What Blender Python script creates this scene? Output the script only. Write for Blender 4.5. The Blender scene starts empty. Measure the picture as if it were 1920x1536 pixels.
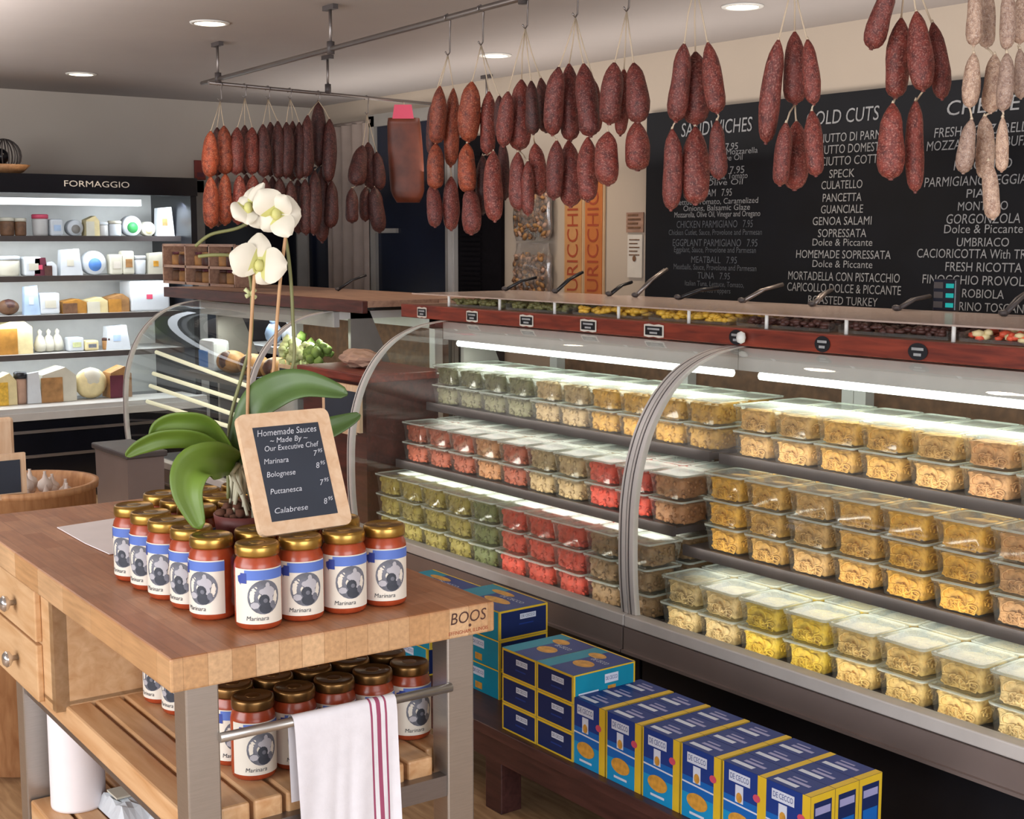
import bpy, bmesh, math, random
from mathutils import Vector, Matrix, Euler
R = random.Random(7)
sc = bpy.context.scene
COL = sc.collection
PI = math.pi

# ------------------------------------------------------------------ camera model
F, CX, CY = 2561.0, 960.0, 768.0
PITCH, YAW, EYE = math.radians(7.12), math.radians(36.5), 1.58
HD = Vector((-math.cos(YAW), math.sin(YAW), 0)); RT = Vector((math.sin(YAW), math.cos(YAW), 0)); UP = Vector((0, 0, 1))
FW = HD * math.cos(PITCH) - UP * math.sin(PITCH)
UU = HD * math.sin(PITCH) + UP * math.cos(PITCH)
CAM = Vector((0, 0, EYE))
def ray(x, y): return FW + RT * ((x - CX) / F) - UU * ((y - CY) / F)
def onz(x, y, z): r = ray(x, y); return CAM + r * ((z - EYE) / r.z)
def ony(x, y, Y): r = ray(x, y); return CAM + r * (Y / r.y)
def onx(x, y, X): r = ray(x, y); return CAM + r * (X / r.x)
def atd(x, y, d): return CAM + ray(x, y) * d
def depth(p): return (Vector(p) - CAM).dot(FW)

# ------------------------------------------------------------------ objects
KIDS, WM = {}, {}
def reg(o, parent, m):
    COL.objects.link(o)
    if parent is not None:
        o.parent = parent; KIDS.setdefault(parent.name, []).append(o)
    WM[o.name] = (WM[parent.name] if parent is not None else Matrix.Identity(4)) @ m
    return o
def tag(o, label=None, cat=None, group=None, kind=None):
    if label: o['label'] = label
    if cat: o['category'] = cat
    if group: o['group'] = group
    if kind: o['kind'] = kind
    return o
def thing(name, label, cat, loc=(0, 0, 0), rot=(0, 0, 0), group=None):
    o = bpy.data.objects.new(name, None); o.empty_display_size = .05
    o.location = loc; o.rotation_euler = rot
    reg(o, None, Matrix.Translation(Vector(loc)) @ Euler(rot).to_matrix().to_4x4())
    return tag(o, label, cat, group)
def copy_tree(o, parent=None):
    c = o.copy(); COL.objects.link(c); c.parent = parent
    WM[c.name] = WM[o.name]
    if parent is not None: KIDS.setdefault(parent.name, []).append(c)
    for k in list(KIDS.get(o.name, [])): copy_tree(k, c)
    return c
def place(c, loc, rz=0, label=None, group=None):
    c.location = loc; c.rotation_euler = (0, 0, rz)
    WM[c.name] = Matrix.Translation(Vector(loc)) @ Matrix.Rotation(rz, 4, 'Z')
    return tag(c, label, None, group)

class MB:
    def __init__(s): s.v, s.f, s.sm, s.mi = [], [], [], []
    def add(s, vs, fs, smooth=False, mi=0):
        b = len(s.v); s.v += [Vector(v) for v in vs]
        for f in fs: s.f.append([b + i for i in f]); s.sm.append(smooth); s.mi.append(mi)
        return s
    def box(s, lo, hi, m=None, bev=0, mi=0):
        x0, y0, z0 = lo; x1, y1, z1 = hi
        if bev > 0:
            bm = bmesh.new(); bmesh.ops.create_cube(bm, size=1)
            for v in bm.verts: v.co = Vector(((x0 + x1) / 2 + v.co.x * (x1 - x0), (y0 + y1) / 2 + v.co.y * (y1 - y0), (z0 + z1) / 2 + v.co.z * (z1 - z0)))
            bmesh.ops.bevel(bm, geom=bm.edges[:], offset=bev, segments=2, profile=.5, affect='EDGES')
            return s.bm(bm, m, mi=mi)
        vs = [(x0, y0, z0), (x1, y0, z0), (x1, y1, z0), (x0, y1, z0), (x0, y0, z1), (x1, y0, z1), (x1, y1, z1), (x0, y1, z1)]
        if m is not None: vs = [m @ Vector(v) for v in vs]
        return s.add(vs, [(0, 3, 2, 1), (4, 5, 6, 7), (0, 1, 5, 4), (1, 2, 6, 5), (2, 3, 7, 6), (3, 0, 4, 7)], mi=mi)
    def bm(s, bm, m=None, smooth=False, mi=0):
        bm.verts.index_update()
        vs = [(m @ v.co if m is not None else v.co.copy()) for v in bm.verts]
        fs = [[v.index for v in f.verts] for f in bm.faces]
        bm.free(); return s.add(vs, fs, smooth, mi)
    def tube(s, pts, r, n=8, cap=True, mi=0, smooth=True):
        pts = [Vector(p) for p in pts]; rs = r if isinstance(r, (list, tuple)) else [r] * len(pts)
        vs, fs = [], []; prev = None
        for i, p in enumerate(pts):
            t = (pts[min(i + 1, len(pts) - 1)] - pts[max(i - 1, 0)])
            t = t.normalized() if t.length > 1e-9 else Vector((0, 0, 1))
            if prev is None:
                a = Vector((0, 0, 1)) if abs(t.z) < .9 else Vector((1, 0, 0)); u = t.cross(a).normalized()
            else:
                u = (prev - t * prev.dot(t)); u = u.normalized() if u.length > 1e-6 else t.orthogonal().normalized()
            prev = u; w = t.cross(u)
            for k in range(n):
                a = 2 * PI * k / n; vs.append(p + (u * math.cos(a) + w * math.sin(a)) * rs[i])
        for i in range(len(pts) - 1):
            for k in range(n):
                k2 = (k + 1) % n; fs.append((i * n + k, i * n + k2, (i + 1) * n + k2, (i + 1) * n + k))
        s.add(vs, fs, smooth, mi)
        if cap:
            b = len(s.v) - len(vs)
            s.f.append([b + k for k in range(n)][::-1]); s.sm.append(False); s.mi.append(mi)
            s.f.append([b + (len(pts) - 1) * n + k for k in range(n)]); s.sm.append(False); s.mi.append(mi)
        return s
    def lathe(s, prof, n=24, c=(0, 0, 0), m=None, smooth=True, mi=0, fn=None):
        c = Vector(c); vs, fs = [], []
        for (r, z) in prof:
            for k in range(n):
                a = 2 * PI * k / n; p = Vector((r * math.cos(a), r * math.sin(a), z))
                if fn: p = fn(p)
                vs.append((m @ p if m is not None else p) + c)
        for i in range(len(prof) - 1):
            for k in range(n):
                k2 = (k + 1) % n; fs.append((i * n + k, i * n + k2, (i + 1) * n + k2, (i + 1) * n + k))
        if prof[0][0] > 1e-6: fs.append(tuple(range(n))[::-1])
        if prof[-1][0] > 1e-6: fs.append(tuple((len(prof) - 1) * n + k for k in range(n)))
        return s.add(vs, fs, smooth, mi)
    def grid(s, rows, smooth=True, mi=None):
        nr, nc = len(rows), len(rows[0]); b = len(s.v)
        s.v += [Vector(p) for r in rows for p in r]
        for i in range(nr - 1):
            for j in range(nc - 1):
                s.f.append([b + i * nc + j, b + i * nc + j + 1, b + (i + 1) * nc + j + 1, b + (i + 1) * nc + j]); s.sm.append(smooth)
                s.mi.append(mi(i, j) if callable(mi) else (mi or 0))
        return s
    def ball(s, c, r, m=None, sub=2, mi=0, jit=0, smooth=True):
        bm = bmesh.new(); bmesh.ops.create_icosphere(bm, subdivisions=sub, radius=1)
        r = r if isinstance(r, (list, tuple)) else (r, r, r)
        for v in bm.verts:
            q = v.co * (1 + R.uniform(-jit, jit)); q = Vector((q.x * r[0], q.y * r[1], q.z * r[2]))
            v.co = (m @ q if m is not None else q) + Vector(c)
        return s.bm(bm, None, smooth, mi)
    def prism(s, poly, y0, y1, axis='x', mi=0):
        n = len(poly)
        def P(a, b, t): return (t, a, b) if axis == 'x' else ((a, t, b) if axis == 'y' else (a, b, t))
        vs = [P(a, b, y0) for a, b in poly] + [P(a, b, y1) for a, b in poly]
        fs = [tuple(range(n))[::-1], tuple(range(n, 2 * n))] + [(i, (i + 1) % n, n + (i + 1) % n, n + i) for i in range(n)]
        return s.add(vs, fs, False, mi)
    def flat(s, pts2, fn, mi=0):
        return s.add([fn(a, b) for a, b in pts2], [tuple(range(len(pts2)))], False, mi)
    def disc2(s, cx, cy, rx, ry, fn, mi=0, n=20):
        return s.flat([(cx + rx * math.cos(2 * PI * k / n), cy + ry * math.sin(2 * PI * k / n)) for k in range(n)], fn, mi)
    def text(s, body, size, fn, mi=0, align='CENTER', sx=1.0, shear=0.0, width=None):
        vs, fs = text_geo(body, align)
        if not vs: return s
        w = max(v[0] for v in vs) - min(v[0] for v in vs)
        if width: sx = width / (w * size)
        return s.add([fn((v[0] + shear * v[1]) * size * sx, v[1] * size) for v in vs], fs, False, mi)
    def build(s, name, mats, parent=None, local=False, org=None, auto=None):
        me = bpy.data.meshes.new(name)
        if parent is not None and not local: inv = WM[parent.name].inverted()
        elif parent is None and org is not None: inv = Matrix.Translation(-Vector(org))
        else: inv = None
        me.from_pydata([(inv @ v if inv is not None else v)[:] for v in s.v], [], s.f)
        me.polygons.foreach_set('use_smooth', s.sm); me.polygons.foreach_set('material_index', s.mi)
        if not isinstance(mats, (list, tuple)): mats = [mats]
        for m in mats: me.materials.append(m)
        me.validate(); me.update()
        o = bpy.data.objects.new(name, me)
        if parent is None and org is not None: o.location = org
        return reg(o, parent, Matrix.Translation(Vector(org)) if (parent is None and org is not None) else Matrix.Identity(4))
_TX = {}
def text_geo(body, align='CENTER'):
    k = (body, align)
    if k not in _TX:
        cu = bpy.data.curves.new('lettering_source', 'FONT'); cu.body = body; cu.size = 1; cu.resolution_u = 3
        cu.align_x = align; cu.align_y = 'CENTER'
        ob = bpy.data.objects.new('lettering_source', cu)
        me = bpy.data.meshes.new_from_object(ob)
        _TX[k] = ([tuple(v.co) for v in me.vertices], [tuple(p.vertices) for p in me.polygons])
        bpy.data.objects.remove(ob); bpy.data.meshes.remove(me); bpy.data.curves.remove(cu)
    return _TX[k]

# ------------------------------------------------------------------ materials
def hx(h):
    h = h.lstrip('#'); c = [int(h[i:i + 2], 16) / 255 for i in (0, 2, 4)]
    return tuple((x / 12.92 if x <= .04045 else ((x + .055) / 1.055) ** 2.4) for x in c)
def newmat(name):
    m = bpy.data.materials.new(name); m.use_nodes = True
    nt = m.node_tree; return m, nt, nt.nodes, nt.links, nt.nodes['Principled BSDF']
def mixrgb(nt, fac, a, b, blend='MIX'):
    n = nt.nodes.new('ShaderNodeMix'); n.data_type = 'RGBA'; n.blend_type = blend
    for sock, val in ((n.inputs[0], fac), (n.inputs[6], a), (n.inputs[7], b)):
        if hasattr(val, 'is_linked') or hasattr(val, 'node'): nt.links.new(val, sock)
        else: sock.default_value = val if not isinstance(val, tuple) or len(val) == 4 else (*val, 1)
    return n.outputs[2]
def noise(nt, scale, detail=3, coord='Object', vec=None, dist=0):
    n = nt.nodes.new('ShaderNodeTexNoise'); n.inputs['Scale'].default_value = scale; n.inputs['Detail'].default_value = detail
    n.inputs['Distortion'].default_value = dist
    if vec is None:
        tc = nt.nodes.new('ShaderNodeTexCoord'); vec = tc.outputs[coord]
    nt.links.new(vec, n.inputs['Vector']); return n.outputs['Fac']
def ramp(nt, fac, stops):
    r = nt.nodes.new('ShaderNodeValToRGB'); nt.links.new(fac, r.inputs[0]); e = r.color_ramp.elements
    while len(e) < len(stops): e.new(.5)
    for i, (p, c) in enumerate(stops): e[i].position = p; e[i].color = (*c, 1) if len(c) == 3 else c
    return r.outputs[0]
def bump(nt, fac, b, strength=.3, dist=.01):
    n = nt.nodes.new('ShaderNodeBump'); n.inputs['Strength'].default_value = strength; n.inputs['Distance'].default_value = dist
    nt.links.new(fac, n.inputs['Height']); nt.links.new(n.outputs[0], b.inputs['Normal'])
def pm(name, col, rough=.5, metal=0, var=.12, scale=12, bmp=0, spec=.5, emit=None, es=1, rv=0):
    if isinstance(col, str): col = hx(col)
    m, nt, N, L, b = newmat(name)
    f = noise(nt, scale)
    lo = tuple(c * (1 - var) for c in col); hi = tuple(min(1, c * (1 + var)) for c in col)
    L.new(ramp(nt, f, [(.3, lo), (.7, hi)]), b.inputs['Base Color'])
    b.inputs['Roughness'].default_value = rough; b.inputs['Metallic'].default_value = metal
    b.inputs['Specular IOR Level'].default_value = spec
    if bmp: bump(nt, noise(nt, scale * 3), b, bmp, .004)
    if emit:
        e = hx(emit) if isinstance(emit, str) else emit
        b.inputs['Emission Color'].default_value = (*e, 1); b.inputs['Emission Strength'].default_value = es
    return m
def clear(name, tint=(.93, .97, .95), rough=.03, refl=.5, body=0.0, bodycol=(.8, .85, .82)):
    m, nt, N, L, b = newmat(name); N.remove(b)
    out = N['Material Output']
    tr = N.new('ShaderNodeBsdfTransparent'); tr.inputs[0].default_value = (*tint, 1)
    gl = N.new('ShaderNodeBsdfGlossy'); gl.inputs['Roughness'].default_value = rough; gl.inputs[0].default_value = (1, 1, 1, 1)
    lw = N.new('ShaderNodeLayerWeight'); lw.inputs[0].default_value = .5
    pw = N.new('ShaderNodeMath'); pw.operation = 'POWER'; pw.inputs[1].default_value = 4.5; L.new(lw.outputs['Facing'], pw.inputs[0])
    mu = N.new('ShaderNodeMath'); mu.operation = 'MULTIPLY_ADD'; mu.inputs[1].default_value = refl * .9; mu.inputs[2].default_value = .045 * refl
    L.new(pw.outputs[0], mu.inputs[0])
    base = tr.outputs[0]
    if body > 0:
        df = N.new('ShaderNodeBsdfDiffuse'); df.inputs[0].default_value = (*bodycol, 1)
        mb = N.new('ShaderNodeMixShader'); mb.inputs[0].default_value = body
        nz = noise(nt, 25); ma = N.new('ShaderNodeMath'); ma.operation = 'MULTIPLY_ADD'; ma.inputs[1].default_value = body * .8; ma.inputs[2].default_value = body * .6
        L.new(nz, ma.inputs[0]); L.new(ma.outputs[0], mb.inputs[0])
        L.new(tr.outputs[0], mb.inputs[1]); L.new(df.outputs[0], mb.inputs[2]); base = mb.outputs[0]
    mx = N.new('ShaderNodeMixShader'); L.new(mu.outputs[0], mx.inputs[0]); L.new(base, mx.inputs[1]); L.new(gl.outputs[0], mx.inputs[2])
    L.new(mx.outputs[0], out.inputs[0]); return m
def glow(name, col, strength):
    m, nt, N, L, b = newmat(name); N.remove(b)
    e = N.new('ShaderNodeEmission'); e.inputs[0].default_value = (*col, 1); e.inputs[1].default_value = strength
    L.new(e.outputs[0], N['Material Output'].inputs[0]); return m
def wood(name, dark, light, scale=(1, 12, 12), rough=.4, ring=6):
    m, nt, N, L, b = newmat(name)
    tc = N.new('ShaderNodeTexCoord'); mp = N.new('ShaderNodeMapping'); mp.inputs['Scale'].default_value = scale
    L.new(tc.outputs['Object'], mp.inputs[0])
    f = noise(nt, ring, 6, vec=mp.outputs[0], dist=.6)
    L.new(ramp(nt, f, [(.3, hx(dark)), (.7, hx(light))]), b.inputs['Base Color'])
    b.inputs['Roughness'].default_value = rough; return m
def butcher(name):
    m, nt, N, L, b = newmat(name)
    tc = N.new('ShaderNodeTexCoord'); sp = N.new('ShaderNodeSeparateXYZ'); L.new(tc.outputs['Object'], sp.inputs[0])
    cb = N.new('ShaderNodeCombineXYZ'); L.new(sp.outputs[1], cb.inputs[0]); L.new(sp.outputs[0], cb.inputs[1])
    sh = N.new('ShaderNodeVectorMath'); sh.operation = 'ADD'; sh.inputs[1].default_value = (.045, .021, 0); L.new(cb.outputs[0], sh.inputs[0])
    br = N.new('ShaderNodeTexBrick'); L.new(sh.outputs[0], br.inputs['Vector'])
    br.inputs['Scale'].default_value = 1; br.inputs['Brick Width'].default_value = .17; br.inputs['Row Height'].default_value = .042
    br.inputs['Mortar Size'].default_value = .0006; br.inputs['Bias'].default_value = 0
    br.inputs['Color1'].default_value = (*hx('c69a6c'), 1); br.inputs['Color2'].default_value = (*hx('e0bd94'), 1); br.inputs['Mortar'].default_value = (*hx('b08a62'), 1)
    br.offset = .37; br.offset_frequency = 2
    mp = N.new('ShaderNodeMapping'); mp.inputs['Scale'].default_value = (40, 3, 40); L.new(tc.outputs['Object'], mp.inputs[0])
    f = noise(nt, 3, 5, vec=mp.outputs[0])
    g = ramp(nt, f, [(.3, (.78, .76, .74)), (.75, (1.08, 1.06, 1.04))])
    f2 = noise(nt, 5, 3)
    g2 = ramp(nt, f2, [(.35, (.86, .84, .83)), (.7, (1.06, 1.05, 1.04))])
    c = mixrgb(nt, 1.0, mixrgb(nt, 1.0, br.outputs['Color'], g, 'MULTIPLY'), g2, 'MULTIPLY')
    # the upper face is redder than the sides
    geo = N.new('ShaderNodeNewGeometry'); s2 = N.new('ShaderNodeSeparateXYZ'); L.new(geo.outputs['Normal'], s2.inputs[0])
    c = mixrgb(nt, s2.outputs[2], c, mixrgb(nt, 1.0, c, hx('e2c4ba'), 'MULTIPLY'))
    L.new(c, b.inputs['Base Color']); b.inputs['Roughness'].default_value = .38; return m
def salami_mat(name, c0, c1, c2, rough=.55):
    m, nt, N, L, b = newmat(name)
    tc = N.new('ShaderNodeTexCoord'); mp = N.new('ShaderNodeMapping'); mp.inputs['Scale'].default_value = (.5, .5, 1.6)
    oi = N.new('ShaderNodeObjectInfo'); ad = N.new('ShaderNodeVectorMath'); ad.operation = 'ADD'
    L.new(tc.outputs['Object'], mp.inputs[0]); L.new(mp.outputs[0], ad.inputs[0]); L.new(oi.outputs['Random'], ad.inputs[1])
    f = noise(nt, 9, 5, vec=ad.outputs[0], dist=.4); f2 = noise(nt, 30, 3, vec=ad.outputs[0])
    base = ramp(nt, f, [(.3, hx(c0)), (.62, hx(c1))])
    c = mixrgb(nt, ramp(nt, f2, [(.52, (0, 0, 0)), (.72, (.85,) * 3)]), base, hx(c2))
    dk = ramp(nt, oi.outputs['Random'], [(0, (.72, .7, .74)), (1, (1.15, 1.1, 1.05))])
    L.new(mixrgb(nt, 1.0, c, dk, 'MULTIPLY'), b.inputs['Base Color'])
    b.inputs['Roughness'].default_value = rough
    bump(nt, f2, b, .35, .004); return m
def pasta_mat(name):
    m, nt, N, L, b = newmat(name)
    oi = N.new('ShaderNodeObjectInfo')
    f = noise(nt, 55, 4); c = ramp(nt, f, [(.3, (.66, .6, .52)), (.6, (1.12, 1.1, 1.06))])
    rr = ramp(nt, oi.outputs['Random'], [(0, (.85, .84, .82)), (1, (1.12, 1.1, 1.08))])
    L.new(mixrgb(nt, 1.0, mixrgb(nt, 1.0, oi.outputs['Color'], c, 'MULTIPLY'), rr, 'MULTIPLY'), b.inputs['Base Color'])
    b.inputs['Roughness'].default_value = .6; bump(nt, noise(nt, 90), b, .5, .006); return m
def wall_mat(name, col, var=.05):
    m, nt, N, L, b = newmat(name); c = hx(col)
    f = noise(nt, 1.3, 4)
    L.new(ramp(nt, f, [(.3, tuple(x * (1 - var) for x in c)), (.7, tuple(x * (1 + var) for x in c))]), b.inputs['Base Color'])
    b.inputs['Roughness'].default_value = .85; bump(nt, noise(nt, 120), b, .06, .002); return m
def steel(name, col='b9b4ae', rough=.3):
    m, nt, N, L, b = newmat(name); c = hx(col)
    tc = N.new('ShaderNodeTexCoord'); mp = N.new('ShaderNodeMapping'); mp.inputs['Scale'].default_value = (3, 3, 80); L.new(tc.outputs['Object'], mp.inputs[0])
    f = noise(nt, 8, 3, vec=mp.outputs[0])
    L.new(ramp(nt, f, [(.3, tuple(x * .9 for x in c)), (.7, c)]), b.inputs['Base Color'])
    b.inputs['Metallic'].default_value = .85; b.inputs['Roughness'].default_value = rough; return m

M = dict(
    wall=wall_mat('painted_wall', 'b3aaa0'), wallb=wall_mat('cream_wall', 'b5a797'), ceil=wall_mat('ceiling_paint', 'a49d9a'), floor=wood('pale_wood_floor', '9c7a58', 'c29f78', (1.2, 9, 9), .45),
    strip=pm('reflection_glow', 'ece8cc', .4, var=.04, emit='dcd8b4', es=.55), bumper=pm('brownish_steel', '8c7d78', .35, .35, var=.08, scale=4), white=pm('white_enamel', 'dcdcd8', .4, var=.04), offw=pm('off_white', 'cfc8bd', .6, var=.05), grey=pm('grey_enamel', '8b8782', .5, var=.06),  # the strip material glows to imitate reflections in the far case's glass
    lgrey=pm('pale_grey_metal', 'b8b6b3', .4, var=.05), dgrey=pm('dark_grey_metal', '4a4444', .45, var=.1), black=pm('black_laminate', '14151b', .35, var=.2), navyblack=pm('black_gloss', '0c0e16', .2, var=.2),
    steel=steel('brushed_steel'), dsteel=steel('dull_steel', '8d8683', .38), alu=pm('anodised_aluminium', 'cbc6c2', .4, .1, var=.05), chrome=steel('chrome', 'd8d4d0', .12),
    red=wood('red_stained_wood', '5a221a', '8c3a28', (1, 8, 8), .35), redd=wood('dark_red_stained_wood', '3a1c19', '5c2d26', (1, 8, 8), .45), pinkwood=wood('pale_worn_wood', '8a6a5a', 'b08c76', (1, 8, 8), .4),
    maple=wood('maple', 'c69a6c', 'dcb78c', (14, 2, 14), .45, 3), mapled=wood('maple_slat', 'c08e5e', 'd9b084', (14, 1.5, 14), .45, 3), block=butcher('butcher_block'), crate=wood('pale_crate_wood', 'a8764e', 'c8986c', (8, 8, 2), .55),
    dwood=wood('dark_bench_wood', '341a1a', '52302c', (1, 9, 9), .4), beech=wood('beech_frame', 'd4ae8a', 'e4c6a6', (9, 9, 2), .5),
    glass=clear('case_glass', (.96, .98, .965), .02, .75), acrylic=clear('acrylic_pink_sheen', (.93, .93, .92), .16, .5, .42, (.85, .68, .6)), tub=clear('tub_plastic', (.98, .975, .96), .1, .9, .03),  # acrylic body colour stands in for pinkish reflections on the tray cover
    lid=clear('tub_lid', (.92, .96, .92), .18, 1.0, .38, (.78, .85, .78)), bag=clear('cellophane', (.9, .88, .86), .12, 1.5, .12, (.8, .76, .72)), wrap=clear('plastic_wrap', (.95, .95, .95), .15, 1.2, .2),
    pasta=pasta_mat('fresh_pasta'), chalk=pm('chalk', '9a9b9c', .9, var=.15, scale=60), chalkw=pm('bright_chalk', 'c6c9d2', .9, var=.15, scale=60), chalkd=pm('faint_chalk', '5c6066', .9, var=.2, scale=60), slate=pm('blackboard', '0d0f15', .55, var=.35, scale=3, spec=.3), slateb=pm('small_slate', '2b323f', .6, var=.12, scale=8),
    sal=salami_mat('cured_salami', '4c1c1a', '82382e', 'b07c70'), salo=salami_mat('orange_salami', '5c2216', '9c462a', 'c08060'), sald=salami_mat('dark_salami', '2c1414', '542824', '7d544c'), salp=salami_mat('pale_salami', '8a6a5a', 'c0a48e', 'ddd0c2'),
    twine=pm('twine', 'cdbba2', .8, var=.1), slab=pm('smoked_pork', '6e3624', .45, var=.42, scale=9, bmp=.2),
    gold=pm('gold_lid', 'b08a45', .28, .85, var=.12), goldd=pm('dark_gold_lid', '7a5a34', .3, .85, var=.12), sauce=pm('tomato_sauce', 'a24426', .25, var=.2, scale=40), paper=pm('label_paper', 'e4ddcf', .6, var=.03), blue=pm('label_blue', '5a78c8', .6, var=.08), blued=pm('label_dark_blue', '34489a', .6, var=.08),
    ink=pm('label_grey', '6c6e78', .6, var=.25, scale=60), inkd=pm('label_dark', '363a44', .6, var=.2, scale=60), inkl=pm('label_light_grey', 'b6b4ba', .6, var=.1),
    cloth=pm('white_cotton', 'e2e0e6', .85, var=.03, bmp=.1, scale=50), stripe=pm('wine_stripe', '9c4a68', .85, var=.06), napkin=pm('white_paper', 'f0eaec', .8, var=.03),
    leaf=pm('orchid_leaf', '66812e', .45, var=.22, scale=9), leafd=pm('orchid_leaf_dark', '4c6434', .45, var=.22, scale=9), petal=pm('orchid_petal', 'd9d2c0', .55, var=.05, scale=14), petalc=pm('orchid_centre', 'c2c076', .55, var=.1), stem=pm('orchid_stem', '77784a', .5, var=.15), stake=wood('stake', 'a87f56', 'c9a076', (9, 9, 2), .6), root=pm('orchid_root', 'c8c2a8', .7, var=.2), moss=pm('pot_moss', '5e3a2a', .9, var=.4, scale=40), pot=pm('clay_pot', '6e3430', .5, var=.2),
    bxnavy=pm('box_navy', '223a82', .4, var=.06, spec=.15), bxdark=pm('box_dark_navy', '1d2a58', .45, var=.06, spec=.15), bxblue=pm('box_blue', '1c63b4', .4, var=.06, spec=.15), bxcyan=pm('box_cyan', '1c8ec6', .4, var=.06, spec=.15), bxteal=pm('box_turquoise', '1a86a4', .4, var=.08, spec=.15), bxyel=pm('box_yellow', 'd8b52a', .45, var=.06), bxwhite=pm('box_white', 'ccd4e6', .5, var=.05), bxlav=pm('box_lavender', '9c9cc8', .5, var=.1), bxor=pm('box_orange', 'c89238', .5, var=.25, scale=60), bxred=pm('box_seal', 'c84a64', .5, var=.1),
    teal=glow('teal_led', (.05, .75, .7), .5), tube=glow('fluorescent_tube', (.93, 1, .92), 3.5), coolstrip=glow('cool_strip', (.86, .93, 1), 3), lamp=glow('downlight_disc', (1, .86, .62), 9),
    orange=pm('banner_orange', 'b56a34', .6, var=.08), orangel=pm('banner_tan', 'b98654', .6, var=.08), rust=pm('banner_rust', '9a4226', .6, var=.08), tan=pm('banner_edge', 'b89a78', .7, var=.05), pink=pm('pink_ticket', 'd8506a', .6, var=.05, emit='d8506a', es=.15), dkblue=pm('dark_window', '141a2a', .25, var=.4, scale=2), curtain=pm('beige_curtain', '8a7c74', .8, var=.08), slats=pm('dark_blind', '0e0b0f', .8, var=.3, scale=30, spec=.1),
    green=pm('greens', '7f9a4e', .6, var=.3, scale=30), pale=pm('pale_greens', 'c9cf9a', .6, var=.2, scale=30), brown=pm('brown_food', '6a4a32', .6, var=.35, scale=25), bread=pm('bread_crust', '9c7244', .6, var=.3, scale=20), cheese=pm('cheese_paste', 'd8c898', .5, var=.12, scale=20), rind=pm('cheese_rind', 'a8762e', .55, var=.2, scale=25), cream=pm('cream_wrap', 'c6c2b2', .5, var=.08), icewhite=pm('white_wrap', 'c8cdd2', .45, var=.05), iceblue=pm('pale_blue_wrap', 'a9c0dc', .45, var=.12), blue2=pm('blue_print', '4d7cc0', .5, var=.1), mint=pm('green_print', '2f8a48', .5, var=.1), maroon=pm('maroon_wrap', '5a2030', .5, var=.2), olive=pm('olive_food', '66643a', .5, var=.4, scale=40), yellow=pm('yellow_food', 'cfa53a', .5, var=.3, scale=40), redfood=pm('red_food', 'd0553a', .5, var=.3, scale=40), darkfood=pm('dark_food', '4a2c26', .5, var=.3, scale=40), garlic=pm('garlic_skin', 'd8ccc4', .6, var=.1), wicker=pm('wicker', '4e2f26', .7, var=.4, scale=60), lampred=pm('red_trim', '7a2a22', .5), kraft=pm('kraft_paper', 'ab8b78', .8, var=.15, scale=20),
)
ORD = ['first', 'second', 'third', 'fourth', 'fifth', 'sixth', 'seventh', 'eighth', 'ninth', 'tenth', 'eleventh', 'twelfth']
def struct(name, mb, mats, parent=None):
    o = mb.build(name, mats, parent); tag(o, kind='structure'); return o

# ================================================================== ROOM
XL, YB, ZC = -9.06, 4.87, 2.53
struct('floor', MB().box((XL - .1, -5, -.06), (3.5, YB + .1, 0)), M['floor'])
struct('ceiling', MB().box((XL - .1, -5, ZC), (3.5, YB + .1, ZC + .06)), M['ceil'])
struct('wall_back', MB().box((XL - .1, YB, 0), (3.5, YB + .1, ZC)), M['wallb'])
struct('wall_left', MB().box((XL - .1, -5, 0), (XL, YB, ZC)), M['wall'])
wf = MB().box((XL - .1, -5.1, 0), (3.5, -5, .75)).box((XL - .1, -5.1, 2.25), (3.5, -5, ZC))
for k in range(10): wf.box((XL + .2 + k * 1.35, -5.1, .75), (XL + .38 + k * 1.35, -5, 2.25))
for z in (1.02, 1.32, 1.62, 1.92): wf.box((XL - .1, -5.08, z), (3.5, -5.02, z + .13))  # window bars added out of view to break up reflections in the case glass
struct('wall_front', wf, M['wall'])
# back doorway with curtains and glazed door (left part of the back wall)
def bx(x): return ony(x, 400, YB).x
w = thing('window_1', 'dark tall window with grey frame behind the hanging smoked pork', 'window', (bx(757), YB, 1.2)); tag(w, kind='structure')
x0, x1 = bx(712), bx(850)
MB().box((x0, YB - .025, .3), (x1, YB - .005, 2.36)).build('window_pane', M['dkblue'], w)
fr = MB()
for a, b2 in ((x0 - .05, x0 + .02), (x1 - .02, x1 + .05)): fr.box((a, YB - .05, .28), (b2, YB - .002, 2.4))
fr.box((x0 - .05, YB - .05, 2.33), (x1 + .05, YB - .002, 2.41)); fr.box((x0, YB - .045, 1.62), (x0 + .28, YB - .01, 1.65))
fr.build('window_frame', M['grey'], w)
d = thing('door_1', 'dark door with horizontal slats and pale frame edge', 'door', (bx(905), YB, 0)); tag(d, kind='structure')
x0, x1 = bx(866), bx(947)
s = MB().box((x0, YB - .03, 0), (x1, YB - .004, 2.2))
for k in range(52): s.box((x0 + .04, YB - .04, .55 + k * .03), (x1 - .2, YB - .028, .567 + k * .03))
s.build('door_leaf', M['slats'], d)
MB().box((x0 - .07, YB - .06, 0), (x0, YB - .002, 2.25)).box((x0 - .035, YB - .066, 0), (x0 - .015, YB - .058, 2.25)).build('door_frame', M['lgrey'], d)
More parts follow.
